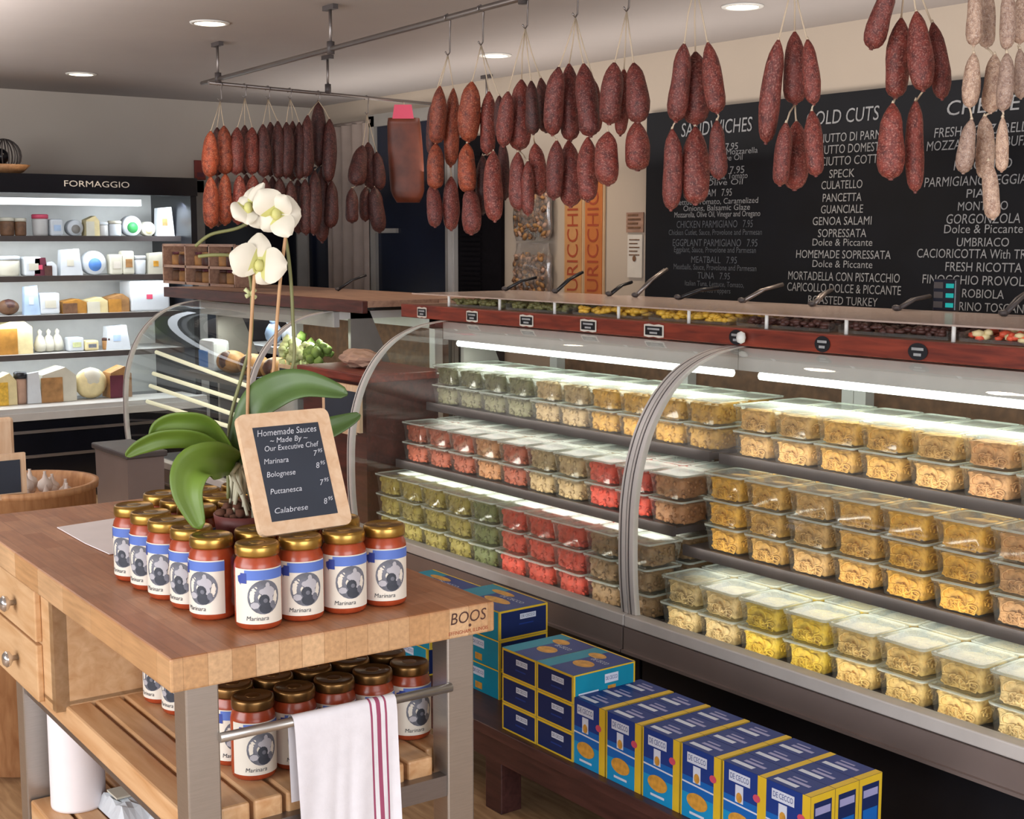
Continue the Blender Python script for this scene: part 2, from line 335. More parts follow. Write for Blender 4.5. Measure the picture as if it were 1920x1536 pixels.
# curtain panels
def curtain(name, px0, px1, label, mat, z0=.1, z1=2.36, y=YB - .06, n=5):
    a, b2 = bx(px0), bx(px1); rows = []
    for i in range(2):
        rows.append([(a + (b2 - a) * k / 60, y + .022 * math.sin(k / 60 * n * 2 * PI), (z0, z1)[i]) for k in range(61)])
    mb = MB().grid(rows)
    mb.tube([(a - .02, y + .01, z1 + .01), (b2 + .02, y + .01, z1 + .01)], .012)
    return tag(mb.build(name, mat, None, org=((a + b2) / 2, y, z0)), label, 'curtain')
curtain('curtain', 628, 706, 'beige pleated curtain beside the dark tall window', M['curtain'], n=4)
struct('trim_1', MB().box((bx(585), YB - .03, 0), (bx(622), YB - .003, 2.1)), M['dkblue'])
struct('door_2', MB().box((XL + .002, 4.0, 0), (XL + .03, 4.72, 1.9)), M['navyblack'])
struct('trim_2', MB().box((XL + .002, 3.92, 0), (XL + .05, 4.0, 1.98)).box((XL + .002, 4.72, 0), (XL + .05, 4.8, 1.98)).box((XL + .002, 3.92, 1.9), (XL + .05, 4.8, 1.98)), M['grey'])
# downlights
for i, (px, py, lb) in enumerate([(393, 42, 'round recessed ceiling light above the corner of the salami rail'), (152, 138, 'round recessed ceiling light over the cheese refrigerator'),
                                  (928, 103, 'round recessed ceiling light behind the hanging salami bunches'), (1392, 11, 'round recessed ceiling light above the menu blackboard')]):
    p = onz(px, py, ZC)
    t = thing('ceiling_light', lb, 'ceiling light', (p.x, p.y, ZC), group='recessed ceiling lights')
    MB().lathe([(.068, -.002), (.068, -.008), (.085, -.006), (.088, -.001)], 28, c=p).build('trim_ring', M['white'], t)
    MB().lathe([(0, -.006), (.066, -.006)], 28, c=p).build('lamp_disc', M['lamp'], t)
    L_ = bpy.data.lights.new('downlight', 'SPOT'); L_.energy = 34; L_.color = (1, .8, .58); L_.spot_size = 2.2; L_.spot_blend = .8; L_.shadow_soft_size = .07
    lo = bpy.data.objects.new('downlight', L_); lo.location = (p.x, p.y, ZC - .03); COL.objects.link(lo)

# ================================================================== DISPLAY CASES
GL = [(2.692, .452), (2.681, .56), (2.678, .68), (2.683, .80), (2.703, .91), (2.745, 1.02), (2.812, 1.115), (2.90, 1.185), (3.01, 1.228), (3.13, 1.246)]
YR = 3.12
def curve_strip(mb, x0, x1, off, th=.012, mi=0, sub=GL):
    n = len(sub); vs = []
    for (y, z) in sub: vs += [(x0, y - off, z), (x1, y - off, z)]
    rows = [[(x0, y - off, z), (x1, y - off, z)] for (y, z) in sub]; mb.grid(rows, True, mi)
    rows = [[(x1, y - off, z), (x1, y - off + th, z - .002)] for (y, z) in sub]; mb.grid(rows, True, mi)
    rows = [[(x0, y - off + th, z - .002), (x0, y - off, z)] for (y, z) in sub]; mb.grid(rows, True, mi)
def smooth_curve(pts, k=4):
    out = []
    for i in range(len(pts) - 1):
        p0 = pts[max(i - 1, 0)]; p1 = pts[i]; p2 = pts[i + 1]; p3 = pts[min(i + 2, len(pts) - 1)]
        for j in range(k):
            t = j / k
            out.append(tuple(.5 * ((2 * p1[a]) + (-p0[a] + p2[a]) * t + (2 * p0[a] - 5 * p1[a] + 4 * p2[a] - p3[a]) * t * t + (-p0[a] + 3 * p1[a] - 3 * p2[a] + p3[a]) * t ** 3) for a in range(len(p1))))
    out.append(tuple(pts[-1])); return out
GS = smooth_curve(GL, 4)
def make_case(name, label, x0, x1, shelves, ztube=True, end_glass=(True, True)):
    t = thing(name, label, 'display case', ((x0 + x1) / 2, 2.9, 0))
    MB().box((x0 + .005, 2.74, .0), (x1 - .005, 3.78, .335)).build('base', M['black'], t)
    MB().box((x0 + .002, 2.665, .336), (x1 - .002, 2.72, .412)).box((x0 + .002, 2.655, .336), (x1 - .002, 2.668, .345)).build('bumper', M['bumper'], t)
    MB().box((x0, 2.668, .414), (x1, 2.715, .450), bev=.004).build('sill', M['alu'], t)
    MB().box((x0 + .01, 2.72, .34), (x1 - .01, 3.74, .405)).build('deck', M['dgrey'], t)
    g = MB()
    n = int((x1 - x0) / .022)
    for k in range(n): g.box((x0 + .02 + k * .022, 2.722, .406), (x0 + .033 + k * .022, 2.765, .418))
    g.build('vent_grille', M['black'], t)
    MB().grid([[(x0 + .012, y, z), (x1 - .012, y, z)] for (y, z) in GS], True).build('curved_glass', M['glass'], t)
    for xa in (x0 + .001, x1 - .031):
        mb = MB(); curve_strip(mb, xa, xa + .030, .006, .02, sub=GS); curve_strip(mb, xa + .011, xa + .0135, .0085, .004, 1, sub=GS); mb.build('glass_trim', [M['alu'], M['dgrey']], t)
    # end panels
    for e, xa in zip(end_glass, (x0 + .012, x1 - .012)):
        if e:
            poly = [(y + .012, z) for (y, z) in GS] + [(3.24, 1.246), (3.24, .41), (2.70, .41)]
            mb = MB(); mb.add([(xa, y, z) for y, z in poly], [tuple(range(len(poly)))]); mb.build('end_glass', M['glass'], t)
            MB().box((xa - .012, 3.225, .41), (xa + .012, 3.255, 1.245)).build('end_post', M['grey'], t)
            MB().prism([(3.255, .336), (3.255, 1.24), (3.33, 1.24), (3.48, .9), (3.6, .336)], xa - .012, xa + .012).build('end_panel', M['grey'], t)
    MB().box((x0, 3.137, 1.168), (x1, 3.165, 1.240)).build('fascia', M['lgrey'], t)
    MB().box((x0, 3.165, 1.205), (x1, 3.78, 1.24)).build('hood', M['white'], t)
    mb = MB()
    for xa in [x0 + .02 + (x1 - x0 - .04) * k / 2 for k in range(3)]: mb.box((max(x0, xa - .03), 3.70, .405), (min(x1, xa + .03), 3.745, 1.205))
    mb.box((x0, 3.70, 1.14), (x1, 3.745, 1.205)); mb.build('rear_frame', M['white'], t)
    MB().box((x0, 3.745, .336), (x1, 3.78, 1.205)).build('rear_door', M['brown'], t)
    if ztube:
        MB().tube([(x0 + .06, 3.175, 1.152), (x1 - .06, 3.175, 1.152)], .013, 10).build('tube_light', M['tube'], t)
    for (z, yf) in shelves:
        sh = MB().box((x0 + .02, yf, z - .022), (x1 - .02, 3.69, z)).build('shelf', M['dgrey'], t)
        MB().box((x0 + .02, yf - .012, z - .027), (x1 - .02, yf, z + .006)).build('shelf_edge', M['dgrey'], sh)
    return t
XC0, XC1 = -7.15, -5.64
XA0, XA1, XB1 = -4.72, -3.035, -1.42
XAE = XA1 - .003
caseA = make_case('display_case', 'middle curved glass deli case with mixed red, green and yellow pasta tubs', XA0, XAE, [(.685, 2.90), (.908, 3.05)], True, (True, False))
caseB = make_case('display_case', 'curved glass deli case nearest the camera filled with tan and yellow pasta', XA1, XB1, [(.636, 2.90), (.908, 3.05)], True, (False, True))
caseC = make_case('display_case', 'far curved glass deli case behind the orchid with bread and greens', XC0, XC1, [(.86, 3.0)], False, (True, True))
def area(name, loc, rot, sx, sy, e, col=(1, 1, 1)):
    l = bpy.data.lights.new(name, 'AREA'); l.shape = 'RECTANGLE'; l.size = sx; l.size_y = sy; l.energy = e; l.color = col
    o = bpy.data.objects.new(name, l); o.location = loc; o.rotation_euler = rot; COL.objects.link(o); return o
for (a, b2, e) in ((XA0, XA1, 4.5), (XA1, XB1, 4.5), (XC0, XC1, 6)):
    area('case_lamp', ((a + b2) / 2, 3.17, 1.13), (math.radians(12), 0, 0), b2 - a - .15, .05, e, (.95, 1, .88))
for (a, b2, zs) in ((XA0, XA1, (.878, .655)), (XA1, XB1, (.878, .606))):
    for z, y in zip(zs, (3.022, 2.872)):
        area('shelf_fill', ((a + b2) / 2, y + .06, z), (math.radians(6), 0, 0), b2 - a - .15, .14, 1.5, (1, .98, .88))  # added fill light under each shelf to brighten the tubs below
for (a, b2, zz) in ((XA0, XA1, ((.44, 2.728), (.70, 2.868), (.925, 3.015))), (XA1, XB1, ((.44, 2.728), (.65, 2.868), (.925, 3.015)))):
    for z, y in zz: area('tub_front_fill', ((a + b2) / 2, y, z), (math.radians(112), 0, 0), b2 - a - .15, .012, .85, (1, .97, .88))  # added unseen fill lights aimed at the tub fronts
# wood rails along the counter top
def rail(name, label, x0, x1, mat, y0=YR, z0=1.2475, z1=1.303, y1=3.145):
    t = thing(name, label, 'counter ledge', ((x0 + x1) / 2, y0, z0))
    MB().box((x0, y0, z0), (x1, y1, z1), bev=.003).build('front_board', mat, t)
    MB().box((x0, y1, z1 - .03), (x1, 3.80, z1 - .001)).build('top_board', M['pinkwood'], t)
    return t
rail('counter_ledge', 'long red stained wooden ledge on top of the two near cases', -5.02, XB1, M['red'])
rail('counter_ledge', 'dark worn wooden ledge on top of the far case', -7.56, -5.30, M['redd'], YR - .03, 1.249, 1.305, 3.12)
MB_ = MB().box((-5.30, 3.5, 1.26), (-5.02, 3.80, 1.30)); tag(MB_.build('ledge_flap', M['pinkwood']), 'short wooden counter flap bridging the gap between the ledges', 'counter ledge')

# ---- pasta tubs
def tub_proto():
    t = thing('pasta_tub', 'clear tub', 'food tub')
    W, H = .074, .078
    def ring(w, z, r=.016, n=4):
        out = []
        for cx, cy, a0 in ((w - r, w - r, 0), (-w + r, w - r, PI / 2), (-w + r, -w + r, PI), (w - r, -w + r, 1.5 * PI)):
            for k in range(n): out.append((cx + r * math.cos(a0 + k * PI / 2 / (n - 1)), cy + r * math.sin(a0 + k * PI / 2 / (n - 1)), z))
        return out
    mb = MB(); rings = [ring(W * .86, 0), ring(W * .9, .004), ring(W, H - .008), ring(W * 1.05, H - .007), ring(W * 1.05, H - .004)]
    mb.grid([r + [r[0]] for r in rings], True); mb.add(rings[0], [tuple(range(16))[::-1]]); mb.build('tub', M['tub'], t, True)
    mb = MB(); rings = [ring(W * 1.05, H - .003), ring(W * 1.06, H + .002), ring(W * .97, H + .003), ring(W * .93, H - .0005)]
    mb.grid([r + [r[0]] for r in rings], True); mb.add(rings[-1], [tuple(range(16))]); mb.build('lid', M['lid'], t, True)
    return t
def fill_mesh(kind):
    mb = MB(); w, h = .066, .064
    bm = bmesh.new(); bmesh.ops.create_cube(bm, size=1); bmesh.ops.subdivide_edges(bm, edges=bm.edges[:], cuts=5, use_grid_fill=True)
    for v in bm.verts:
        c = v.co * 2; k = .93 if max(abs(c.x), abs(c.y)) > .99 and min(abs(c.x), abs(c.y)) > .99 else 1
        v.co = Vector((c.x * w * .9 * k + R.uniform(-.003, .003), c.y * w * .9 * k + R.uniform(-.003, .003), h / 2 + .004 + c.z * h / 2 * .92 + R.uniform(-.003, .003)))
    mb.bm(bm, None, True)
    if kind == 'noodle':
        for i in range(44):
            side = i % 4
            cx, cz, rr = R.uniform(-.045, .045), R.uniform(.012, .056), R.uniform(.008, .02)
            a0, sp = R.uniform(0, 6.28), R.uniform(2.2, 5); tl = R.uniform(.5, 1.4); pts = []
            for k in range(10):
                a = a0 + sp * k / 9; u = max(-.056, min(.056, cx + rr * math.cos(a))); z = max(.007, min(.066, cz + rr * .8 * math.sin(a) * tl)); o = w * .93 + .0025 * math.sin(a * 2 + i)
                pts.append({0: (u, -o, z), 1: (o, u, z), 2: (u, -o, z), 3: (u, u * .3 + cx, .062 + .002 * math.sin(a))}[side])
            mb.tube(pts, .0026, 5, False)
    else:
        for i in range(46):
            side = i % 3; u, z = R.uniform(-.05, .05), R.uniform(.01, .06); o = w * .92
            p = {0: (u, -o, z), 1: (o, u, z), 2: (u, R.uniform(-.05, .05), .063)}[side]
            mb.ball(p, (.009, .007, .006), Euler((R.uniform(0, 3), R.uniform(0, 3), R.uniform(0, 3))).to_matrix(), 1)
    return mb
TUB = tub_proto()
NOOD = fill_mesh('noodle').build('pasta', M['pasta'], TUB, True)
CHUNK_ME = fill_mesh('chunk').build('pasta_chunks', M['pasta'], None).data
bpy.data.objects.remove(bpy.data.objects['pasta_chunks'])
TUBN = [0]
def put_tub(loc, col, label, group, chunk=False):
    c = TUB if TUBN[0] == 0 else copy_tree(TUB)
    TUBN[0] += 1
    place(c, loc, R.uniform(-.05, .05), label, group)
    for k in KIDS[c.name]:
        if k.name.startswith('pasta'):
            k.color = (*hx(col), 1)
            if chunk: k.data = CHUNK_ME
def lay(case, cname, shelfname, x0, pitch, yf, z, high, deep, cols, sx):
    for i, (cn, col, ck) in enumerate(cols):
        for d_ in range(deep):
            for h in range(high):
                x = x0 + i * pitch + R.uniform(-.004, .004); y = yf + .078 + d_ * .166 + R.uniform(-.004, .004)
                lv = (('only',), ('lower', 'upper'), ('bottom', 'middle', 'top'))[high - 1][h]
                rw = ('front', 'second', 'rear')[d_]
                put_tub((x, y, z + h * .0805), col, f'clear tub of {cn}, {lv} in {ORD[i]} {rw}-row stack, {shelfname} of {cname}', f'pasta tubs in the {cname}', ck)
T1, T2, T3, T4 = ('tan egg pasta', 'd2a868', 0), ('golden egg pasta', 'd4a552', 0), ('deep yellow pasta', 'dca83e', 0), ('brownish tan pasta', 'c89866', 0)
Y1, Y2, Y3 = ('bright yellow pasta', 'ecca3e', 0), ('pale cream pasta', 'e6cc94', 0), ('pale yellow noodles', 'e8c67c', 0)
lay(caseB, 'near case', 'upper shelf', XA1 + .125 - .165 * 0, .1665, 3.055, .9085, 2, 2, [T1, T1, T2, T2, T1, T4, T1, T2, T4], 0)
lay(caseB, 'near case', 'middle shelf', XA1 + .16, .166, 2.905, .6365, 3, 2, [T3, T2, T1, T2, T3, T3, T4, T2, T1], 0)
lay(caseB, 'near case', 'bottom deck', XA1 + .115, .163, 2.775, .4065, 2, 2, [Y2, Y2, Y1, Y1, Y3, Y3, Y3, Y2, Y3], 0)
G1, B1_, R1, R2, O1, M1 = ('dark green pasta', '6b6a4a', 1), ('beige pasta', 'b59c72', 1), ('reddish pasta', 'b2583c', 1), ('red pasta', 'd0442e', 1), ('orange beige pasta', 'b88256', 1), ('mixed coloured pasta', 'a0805a', 1)
YG, GG, YY = ('olive yellow pasta', 'aea04c', 1), ('green pasta', '6f7a44', 1), ('amber pasta', 'c99a3c', 1)
xs = XA0 + .11
lay(caseA, 'middle case', 'upper shelf', xs, .165, 3.055, .9085, 2, 2, [G1, G1, G1, G1, B1_, B1_, YY, YY, YY, YY], 0)
lay(caseA, 'middle case', 'middle shelf', xs, .165, 2.905, .6855, 2, 2, [R1, R1, R1, O1, R1, B1_, B1_, R2, R2, O1], 0)
lay(caseA, 'middle case', 'bottom deck', xs, .165, 2.775, .4065, 3, 2, [YG, YG, YG, YG, GG, R2, R2, R2, M1, M1], 0)

# ---- trays, guard and tongs on the ledge
foods = [('olive_food', 'dark olives'), ('olive_food', 'green olives'), ('yellow', 'marinated artichokes'), ('yellow', 'yellow peppers'), ('darkfood', 'dark mushrooms'), ('darkfood', 'black olives'), ('redfood', 'red and cream salad'), ('bread', 'golden fried food')]
fm = dict(olive_food='olive', yellow='yellow', darkfood='darkfood', redfood='redfood', bread='bread')
for i in range(8):
    xa = -4.75 + i * .415
    t = thing('food_tray', f'shallow clear tray of {foods[i][1]}, {ORD[i]} from the far end of the ledge', 'food tray', (xa + .2, 3.35, 1.303), group='antipasti trays on the red ledge')
    mb = MB()
    mb.box((xa + .01, 3.17, 1.304), (xa + .39, 3.58, 1.308)); mb.box((xa + .01, 3.17, 1.304), (xa + .39, 3.173, 1.314)); mb.box((xa + .01, 3.576, 1.304), (xa + .39, 3.58, 1.33))
    mb.box((xa + .01, 3.17, 1.304), (xa + .014, 3.58, 1.33)); mb.box((xa + .386, 3.17, 1.304), (xa + .39, 3.58, 1.33)); mb.build('tray', M['tub'], t)
    mb = MB()
    for k in range(130):
        mb.ball((R.uniform(xa + .034, xa + .366), 3.188 + .37 * R.random() ** 2.2, R.uniform(1.315, 1.331)), (R.uniform(.012, .024), R.uniform(.01, .018), R.uniform(.006, .012)), Euler((0, 0, R.uniform(0, 3))).to_matrix(), 1, mi=(R.random() < .25))
    tag(mb.build('food', [M[fm[foods[i][0]]], M['cheese'] if i in (6, 7) else M[fm[foods[i][0]]]], t), kind='stuff')
g = thing('tray_guard', 'long clear acrylic cover with small posts over the food trays', 'sneeze guard', (-3.2, 3.4, 1.303))
MB().box((-4.98, 3.15, 1.345), (XB1, 3.72, 1.350)).build('cover_sheet', M['acrylic'], g)
MB().box((-4.98, 3.715, 1.303), (XB1, 3.72, 1.345)).build('rear_sheet', M['acrylic'], g)
for px in (842, 937, 1040, 1160, 1292, 1438, 1588, 1790): 
    p = ony(px, 580, 3.155); MB().tube([(p.x, 3.155, 1.303), (p.x, 3.155, 1.346)], .006, 8).build('post', M['white'], g)
for (px, w_, sh, nm) in ((792, 26, 0, 'far'), (886, 30, 0, ''), (988, 34, 0, ''), (1104, 38, 0, ''), (1227, 44, 0, ''), (1382, 30, 1, ''), (1544, 30, 1, ''), (1724, 36, 1, '')):
    i = [792, 886, 988, 1104, 1227, 1382, 1544, 1724].index(px)
    p = ony(px, 600, YR); zc = 1.273; hw = w_ / 2 / F * depth(p) / .8
    t = thing('price_tag', f'{"black round" if sh else "small black and white framed"} price tag, {ORD[i]} from the far end of the red ledge', 'price tag', (p.x, YR, zc), group='price tags on the red ledge')
    fn = lambda a, b: Vector((p.x + a, YR - .0025, zc + b)); fn2 = lambda a, b: Vector((p.x + a, YR - .0035, zc + b)); fn3 = lambda a, b: Vector((p.x + a, YR - .0045, zc + b))
    mb = MB(); h_ = .02 if not sh else .024
    if not sh:
        mb.flat([(-hw, -h_), (-hw * .5, -h_ * 1.15), (0, -h_), (hw * .5, -h_ * 1.15), (hw, -h_), (hw, h_), (hw * .5, h_ * 1.15), (0, h_), (-hw * .5, h_ * 1.15), (-hw, h_)], fn, 0)
        mb.flat([(-hw * .85, -h_ * .75), (hw * .85, -h_ * .75), (hw * .85, h_ * .75), (-hw * .85, h_ * .75)], fn2, 1)
    else: mb.disc2(0, 0, hw, h_, fn, 1)
    for k, ww in ((.3, 1.1), (-.35, .7)):
        mb.flat([(-hw * .55 * ww, h_ * (k - .16)), (hw * .55 * ww, h_ * (k - .16)), (hw * .55 * ww, h_ * (k + .16)), (-hw * .55 * ww, h_ * (k + .16))], fn3, 2)
    mb.build('card', [M['offw'], M['black'], M['chalk']], t)
p = ony(1397, 632, YR)
tag(MB().lathe([(0, -.02), (.012, -.014), (.015, 0), (.012, .014), (0, .02)], 14, c=(p.x, YR - .018, 1.275)).build('white_knob', M['white']), 'small white egg-shaped knob on the red ledge above the seam', 'knob')
for i, (xa, ya, xb, yb, mt) in enumerate([(946, 543, 1004, 521, 'black'), (1040, 540, 1088, 512, 'black'), (1141, 550, 1182, 530, 'black'), (1190, 556, 1246, 506, 'dsteel'), (1270, 560, 1345, 541, 'black'), (1390, 563, 1462, 535, 'dsteel'), (1522, 575, 1556, 545, 'dsteel'), (1680, 585, 1736, 557, 'dgrey'), (1880, 600, 1930, 545, 'dgrey'), (632, 528, 684, 517, 'black')]):
    Yt = 3.62 if i < 9 else 3.6; a, b2 = ony(xa, ya, Yt), ony(xb, yb, Yt + .14)
    a.z = 1.352 if i < 9 else 1.308
    t = thing('serving_tongs', f'serving tongs with {"black" if mt == "black" else "grey"} handles lying on the ledge, {ORD[i] if i < 9 else "alone beyond the near case"}{" from the far end" if i < 9 else ""}', 'tongs', a, group='tongs on the counter ledge')
    dv = (b2 - a); sd = Vector((.018, 0, .004)); md = a + dv * .5 + Vector((0, 0, .012))
    for sgn in (0, 1): MB().tube([a + sd * sgn * .2, md + sd * sgn, b2 + sd * sgn * (.9 if i % 2 else .4)], [.008, .006, .007], 8).build('tong_arm', M[mt], t)
    MB().ball(a + Vector((0, 0, .008)), (.016, .012, .010)).build('hinge', M['dgrey'], t)
# till display with teal lights
pa = ony(1742, 590, 3.72); pb = ony(1785, 590, 3.72)
t = thing('card_terminal', 'small dark till keypad with three teal lights above the red ledge', 'till', ((pa.x + pb.x) / 2, 3.72, 1.35))
MB().box((pa.x, 3.735, 1.35), (pb.x, 3.76, 1.452), bev=.004).build('keypad_body', M['dkblue'], t)
mb = MB()
for k in range(3): mb.box((pb.x - .035, 3.731, 1.362 + k * .031), (pb.x - .008, 3.737, 1.376 + k * .031))
mb.build('led_window', M['teal'], t)
mb = MB()
for k in range(3): mb.box((pa.x + .006, 3.732, 1.36 + k * .031), (pa.x + .04, 3.737, 1.38 + k * .031))
mb.build('keypad_key', M['dgrey'], t)

# ================================================================== HANGING RAIL AND SALAMI
RZ = 2.354
K0 = Vector((-6.33, 2.90, RZ)); K1 = Vector((-5.065, 2.822, RZ)); DR = (K1 - K0).normalized(); ND = Vector((-DR.y, DR.x, 0))
E1 = K0 + DR * 5.4; E2 = Vector((-6.66, 4.83, RZ)); DR2 = (E2 - K0).normalized(); ND2 = Vector((-DR2.y, DR2.x, 0))
t = thing('hanging_rail', 'steel ceiling rail frame for hanging cured meats', 'hanging rail', (K0.x, K0.y, ZC))
MB().tube([K0 - DR * .22, E1], .011, 10).build('rod', M['dsteel'], t)
MB().tube([K0 - Vector((0, .05, .02)), E2 - Vector((0, 0, .02))], .009, 10).build('rod', M['dsteel'], t)
for p in (K0, K1, K0 + DR * 2.7, K0 + DR * 4.2, K0 + DR2 * .68, E2 - DR2 * .1):
    s_ = MB().tube([p, (p.x, p.y, ZC)], .007, 8).build('support', M['dsteel'], t)
    MB().box((p.x - .045, p.y - .012, ZC - .02), (p.x + .045, p.y + .012, ZC - .001)).build('ceiling_plate', M['dgrey'], s_); MB().lathe([(.016, -.02), (.016, .03)], 12, c=p).build('clamp', M['dgrey'], s_)
def onplane(x, y, P, n):
    r = ray(x, y); return CAM + r * ((P - CAM).dot(n) / r.dot(n))
SALPROF = [(0, 0), (.06, -.012), (.10, -.03), (.2, -.075), (.32, -.15), (.41, -.25), (.46, -.38), (.49, -.52), (.5, -.66), (.48, -.80), (.42, -.90), (.30, -.96), (.14, -.988), (.08, -1.0), (.10, -1.012), (0, -1.02)]
def sal_mesh(seed, bend):
    rr = random.Random(seed); ph = [rr.uniform(0, 6.28) for _ in range(4)]
    def fn(p):
        a = math.atan2(p.y, p.x); k = 1 + .05 * math.sin(2 * a + ph[0] + 5 * p.z) + .03 * math.sin(5 * a + 9 * p.z + ph[1]) + .035 * math.sin(11 * p.z + ph[2])
        bx_ = bend * math.sin(-p.z * PI)
        return Vector((p.x * k + bx_, p.y * k, p.z))
    return MB().lathe(SALPROF, 14, fn=fn)
SALME = {}
for mk in ('sal', 'salo', 'sald', 'salp'):
    SALME[mk] = []
    for v in range(3):
        o = sal_mesh(v * 7 + 3, (.06, -.08, 0)[v]).build('cured_salami', M[mk]); SALME[mk].append(o.data); bpy.data.objects.remove(o)
def salami(px0, py0, px1, py1, wpx, P, n, off, mk, label, group, up_to=None):
    a = onplane(px0, py0, P + n * off, n); b2 = onplane(px1, py1, P + n * off, n)
    dpt = depth((a + b2) / 2); w_ = wpx / F * dpt; L_ = (a - b2).length
    root = thing('hanging_salami', label, 'salami', a, group=group)
    q = (a - b2).normalized().to_track_quat('Z', 'Y')
    o = bpy.data.objects.new('casing', R.choice(SALME[mk])); reg(o, root, Matrix.Identity(4))
    o.rotation_euler = (q.to_matrix() @ Matrix.Rotation(R.uniform(0, 6.28), 3, 'Z')).to_euler(); o.scale = (w_, w_, L_)
    if up_to is not None:
        mid = (a + up_to) / 2 + Vector((R.uniform(-.004, .004), R.uniform(-.004, .004), 0))
        MB().tube([a - Vector((0, 0, .006)), mid, up_to], .0022, 5).build('string', M['twine'], root)
    MB().tube([a + (b2 - a) * .02, a + Vector((0, 0, .004))], [.004, .0015], 6).build('knot', M['twine'], root)
    return a, b2
def bunch(nm, P, n, hook_px, tiers, mk, hook=True, rod_top=None):
    group = f'salami in the bunch {nm}'
    hp = onplane(*hook_px, P, n)
    # S hook of wire from the rod
    rodp = P + (hp - P).dot(DR if n is ND else DR2) * (DR if n is ND else DR2)
    top = Vector((rodp.x, rodp.y, RZ + (.011 if n is ND else -.011)))
    if hp.z > top.z - .03: hp.z = top.z - .05
    t = thing('meat_hook', f'bent wire meat hook carrying the salami bunch {nm}', 'hook', top, group='wire meat hooks on the rail')
    MB().tube([top + Vector((.0, -.013, -.022)), top + Vector((0, -.014, -.004)), top + Vector((0, 0, .002)), top + Vector((0, .012, -.008)), (top + hp) / 2 + Vector((.012, 0, 0)), hp + Vector((0, .008, .012)), hp, hp + Vector((0, -.012, .012))], .0028, 6).build('hook_wire', M['dsteel'], t)
    ends = []
    cnt = {}
    for ti, tier in enumerate(tiers):
        new = []
        for k, s_ in enumerate(tier):
            m2 = s_[5] if len(s_) > 5 else mk
            off = (-.045, .02, -.03, .04, -.015, .03)[k % 6] + (-.006 if ti else 0)
            if ti == 0: tgt = hp
            else:
                tgt = min(ends, key=lambda e: abs(e[0] - s_[0]) + .3 * abs(e[1] - s_[1]))[2]
            tn = ('upper', 'lower', 'third', 'lowest')[ti] if len(tiers) > 2 else ('upper', 'lower')[ti]
            od = {1: ['only'], 2: ['left', 'right'], 3: ['left', 'middle', 'right']}.get(len(tier), ORD)[k]
            cn = {'sal': 'dark red', 'salo': 'orange red', 'sald': 'blackish red', 'salp': 'pale mould-coated'}[m2]
            a, b2 = salami(*s_[:5], P, n, off, m2, f'{cn} salami, {od} of {tn} tier, bunch {nm}', group, tgt)
            new.append((s_[2], s_[3], b2))
        ends = new if new else ends
PN = K0.copy()
bunch('furthest to the right', PN, ND, (1868, -90), [
    [(1828, -30, 1826, 86, 30), (1851, -30, 1850, 90, 32), (1889, -20, 1887, 93, 30), (1914, -10, 1912, 82, 30)],
    [(1826, 98, 1818, 202, 32), (1865, 100, 1857, 212, 35), (1888, 98, 1880, 208, 32), (1912, 90, 1914, 185, 26)],
    [(1822, 222, 1806, 325, 32), (1846, 216, 1845, 335, 36), (1880, 218, 1878, 322, 24)], [(1853, 300, 1862, 411, 32)]], 'salp')
bunch('next to the pale one', PN, ND, (1705, -60), [
    [(1672, -30, 1633, 92, 42), (1690, 32, 1679, 184, 46), (1718, 20, 1731, 170, 46), (1748, 40, 1767, 186, 36)],
    [(1674, 192, 1670, 336, 50), (1717, 186, 1716, 360, 36)]], 'sal')
bunch('hanging before the COLD CUTS column', PN, ND, (1488, -40), [
    [(1460, 72, 1436, 268, 40), (1490, 58, 1491, 195, 44), (1514, 72, 1526, 196, 32)],
    [(1474, 228, 1462, 348, 34), (1493, 226, 1490, 356, 46), (1522, 206, 1530, 330, 36)]], 'sal')
bunch('hanging before the SANDWICHES column', PN, ND, (1304, -30), [
    [(1283, 80, 1267, 228, 40), (1304, 96, 1304, 234, 52), (1327, 78, 1345, 212, 38)],
    [(1260, 240, 1258, 394, 38), (1304, 236, 1304, 383, 52), (1344, 224, 1348, 336, 34)]], 'sal')
bunch('left of the blackboard edge', PN, ND, (1175, 22), [
    [(1152, 116, 1142, 233, 45), (1170, 128, 1163, 254, 28), (1188, 117, 1197, 230, 45)],
    [(1140, 246, 1140, 348, 46), (1194, 226, 1196, 320, 46)]], 'sal')
bunch('above the two orange banners', PN, ND, (1079, 33), [
    [(1048, 124, 1036, 254, 38), (1067, 118, 1069, 264, 40), (1094, 118, 1107, 256, 44), (1114, 150, 1116, 250, 28)],
    [(1044, 262, 1038, 374, 34), (1066, 262, 1070, 388, 42), (1102, 256, 1102, 378, 40)]], 'sal')
bunch('above the cellophane bags', PN, ND, (985, 54), [
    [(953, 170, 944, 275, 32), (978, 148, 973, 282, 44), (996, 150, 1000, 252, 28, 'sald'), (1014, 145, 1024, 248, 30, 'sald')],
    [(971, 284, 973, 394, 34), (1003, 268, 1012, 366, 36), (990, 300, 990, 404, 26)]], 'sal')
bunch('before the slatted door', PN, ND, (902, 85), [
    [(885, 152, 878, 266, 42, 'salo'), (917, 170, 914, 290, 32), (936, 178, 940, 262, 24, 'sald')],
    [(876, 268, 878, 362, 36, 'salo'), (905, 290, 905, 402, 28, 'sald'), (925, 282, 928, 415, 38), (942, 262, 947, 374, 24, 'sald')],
    [(880, 352, 884, 440, 38)]], 'sal')
bunch('just right of the smoked pork', PN, ND, (840, 104), [
    [(825, 160, 818, 270, 32, 'salo'), (850, 164, 845, 312, 30, 'salo'), (812, 190, 808, 290, 20, 'sald')],
    [(817, 268, 816, 354, 34, 'salo'), (846, 330, 846, 432, 32)],
    [(810, 345, 816, 426, 30)]], 'sal')
P2 = K0 - Vector((0, 0, .02))
